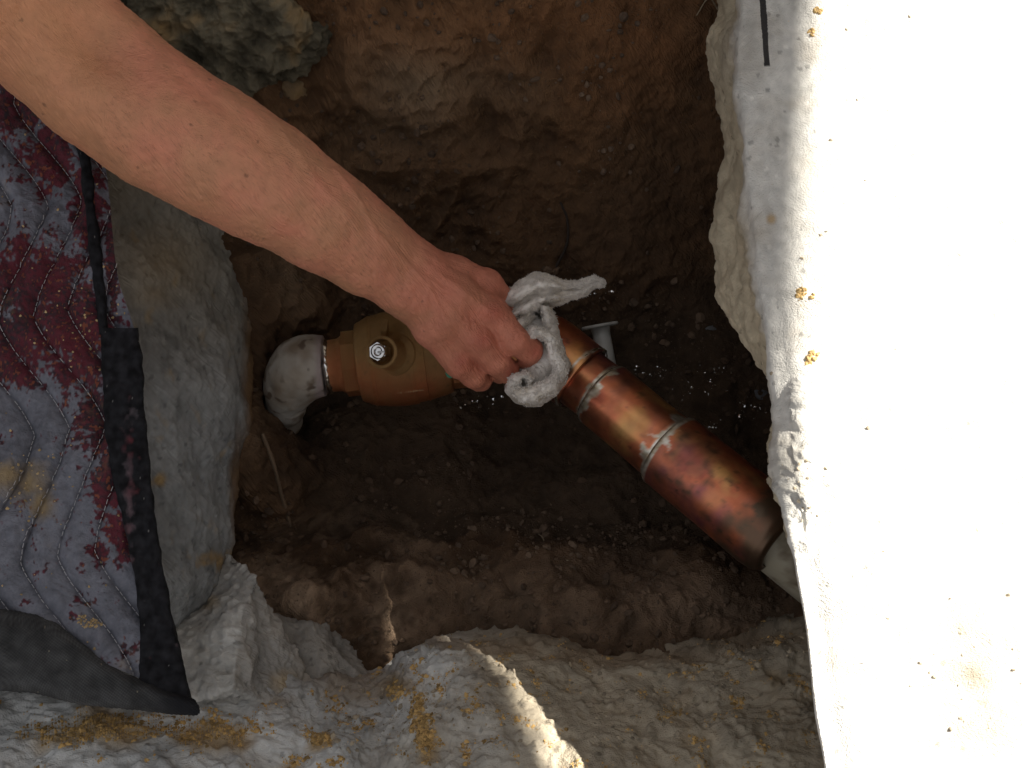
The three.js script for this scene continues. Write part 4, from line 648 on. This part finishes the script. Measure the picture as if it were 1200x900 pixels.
// ------------------------------------------------------------------ sand, roots, pebbles, droplets
{
  const mat = () => new THREE.MeshStandardMaterial({ roughness: .9 });
  const bands = [[120, 852, 110, 26], [250, 856, 90, 22], [80, 858, 60, 22], [376, 866, 22, 12], [488, 825, 12, 46], [500, 868, 14, 34], [345, 890, 22, 12], [470, 812, 22, 12], [545, 880, 10, 16], [630, 800, 10, 6], [612, 800, 5, 4]];
  tag(crumbs('sand', scatter(footGeo, 12000, s => { const [px, py] = pj(s[0], s[1], s[2]); return blobs(px, py, bands) + .55 * fbm(s[0], s[1], s[2], 60, 3) > rr(.15, .75); }), s => .0005 + Math.pow(rnd(), 6) * .0016, () => mul3([.42, .27, .10], rr(.5, 1.5)), mat()), 'ochre sand lying in the hollows of the broken footing', 'sand');
  tag(crumbs('sand', scatter(footGeo, 2600, s => { const [px, py] = pj(s[0], s[1], s[2]); return px > 380 && py < 880 && rnd() < .5 + fbm(s[0], s[1], s[2], 20, 2); }), s => .0004 + Math.pow(rnd(), 8) * .002, () => mul3([.30, .25, .18], rr(.5, 1.5)), mat()), 'fine grey grit on the broken footing', 'grit');
  // little heaps of sand on the pale slab
  const heap = scatter(slabGeo, 150, s => { const [px, py] = pj(s[0], s[1], s[2]); return s[1] > SLAB_Y - .01 && blobs(px, py, [[939, 343, 6, 8], [953, 345, 4, 5], [955, 416, 7, 6], [949, 422, 4, 6], [958, 12, 5, 6], [950, 38, 4, 5]]) > .1; });
  tag(crumbs('sand_lumps', heap, s => rr(.0008, .0024), () => mul3([.50, .34, .14], rr(.6, 1.3)), mat()), 'small yellow sand lumps on the edge of the pale slab', 'sand');
  tag(crumbs('slab_grit', scatter(slabGeo, 200, s => { const [px, py] = pj(s[0], s[1], s[2]); return s[1] > SLAB_Y - .01 && px < 1205 && py > -10 && py < 910 && rnd() < .03 + blobs(px, py, [[1135, 770, 90, 110], [945, 560, 40, 60], [945, 300, 30, 120]]); }), s => .0003 + Math.pow(rnd(), 5) * .0015, () => mul3([.50, .42, .30], rr(.5, 1.4)), mat()), 'grit scattered on the pale slab', 'grit');
  // roots and stalks
  const root = (label, pts, r, c, cat = 'root') => { const cv = new THREE.CatmullRomCurve3(pts.map(([px, py, up]) => soilAt(px, py).add(V(0, up, 0)))), g = new THREE.TubeGeometry(cv, 60, r, 7); const p = g.attributes.position, n = g.attributes.normal; for (let i = 0; i < p.count; i++) { const k = r * .5 * noise(p.getX(i) * 300, p.getY(i) * 300, p.getZ(i) * 300); p.setXYZ(i, p.getX(i) + n.getX(i) * k, p.getY(i) + n.getY(i) * k, p.getZ(i) + n.getZ(i) * k); } g.computeVertexNormals(); tag(mesh('root', g, std(c, .9)), label, cat); };
  root('pale brown root hanging below the white elbow pipe', [[314, 520, .03], [326, 552, .03], [334, 585, .025], [343, 622, .012]], .0017, [.15, .10, .06]);
  root('thin dark root on the pit floor above the rag', [[652, 232, .008], [664, 262, .010], [664, 290, .010], [648, 322, .006]], .0012, [.03, .02, .013]);
  root('thin pale stalk lying on the bank below the copper pipe', [[770, 692, .006], [800, 684, .010], [828, 676, .010], [850, 668, .006]], .0016, [.15, .10, .065]);
  root('fine dark rootlet on the near bank right of the burrow', [[712, 644, .008], [722, 662, .010], [736, 674, .006]], .0008, [.03, .02, .015]);
  root('fine straw curl standing on the near bank', [[628, 626, .006], [636, 634, .012], [640, 650, .004]], .0006, [.28, .22, .14]);
  root('tiny straw beside the burrow', [[655, 656, .006], [664, 660, .012], [668, 654, .006]], .0006, [.30, .24, .16]);
  root('curved rootlet sticking out of the soil at the slab edge', [[815, 25, .01], [826, 20, .03], [838, 26, .02]], .0006, [.25, .2, .13]);
  // pebbles on the damp floor
  const pebble = (label, px, py, r, c, rough = .6) => { const p = soilAt(px, py), g = pebbleGeo(.35, 3); g.scale(r, r * .8, r); const o = mesh('pebble', g, std(c, rough)); o.position.copy(p).add(V(0, r * .35, 0)); tag(o, label, 'pebble'); };
  pebble('grey pebble on the pit floor near the lip of the pale slab', 831, 385, .0065, [.10, .10, .10]);
  pebble('dark grey flat pebble under the slab above the copper pipe', 892, 459, .0085, [.07, .07, .075]);
  pebble('small pale pebble on the floor right of the tail of the rag', 713, 331, .0032, [.30, .27, .22]);
  pebble('small grey pebble above the flange of the white stub', 738, 352, .003, [.2, .19, .17]);
  pebble('round brown pebble in the burrow of the near bank', 604, 699, .007, [.06, .04, .028], .9);
  pebble('light brown crumbly clod on the clay bank', 520, 648, .004, [.2, .14, .09], .9);
  // wet glints on the floor by the pipe
  const wet = scatter(soilGeo, 130, s => { const [px, py] = pj(s[0], s[1], s[2]); return s[4] > .3 && blobs(px, py, [[790, 462, 30, 14], [765, 438, 40, 16], [830, 445, 40, 26], [880, 480, 30, 20], [835, 500, 20, 18], [560, 470, 50, 14], [690, 345, 60, 14]]) > rr(.1, .9); });
  tag(crumbs('glinting_drops', wet, s => .0004 + rnd() * rnd() * .0018, () => [.92, .92, .9], new THREE.MeshPhysicalMaterial({ color: 0xffffff, roughness: .12, metalness: 1 })), 'glinting silvery droplets on the dark floor beside the copper pipe', 'droplets');
}
renderer.render(scene, camera);
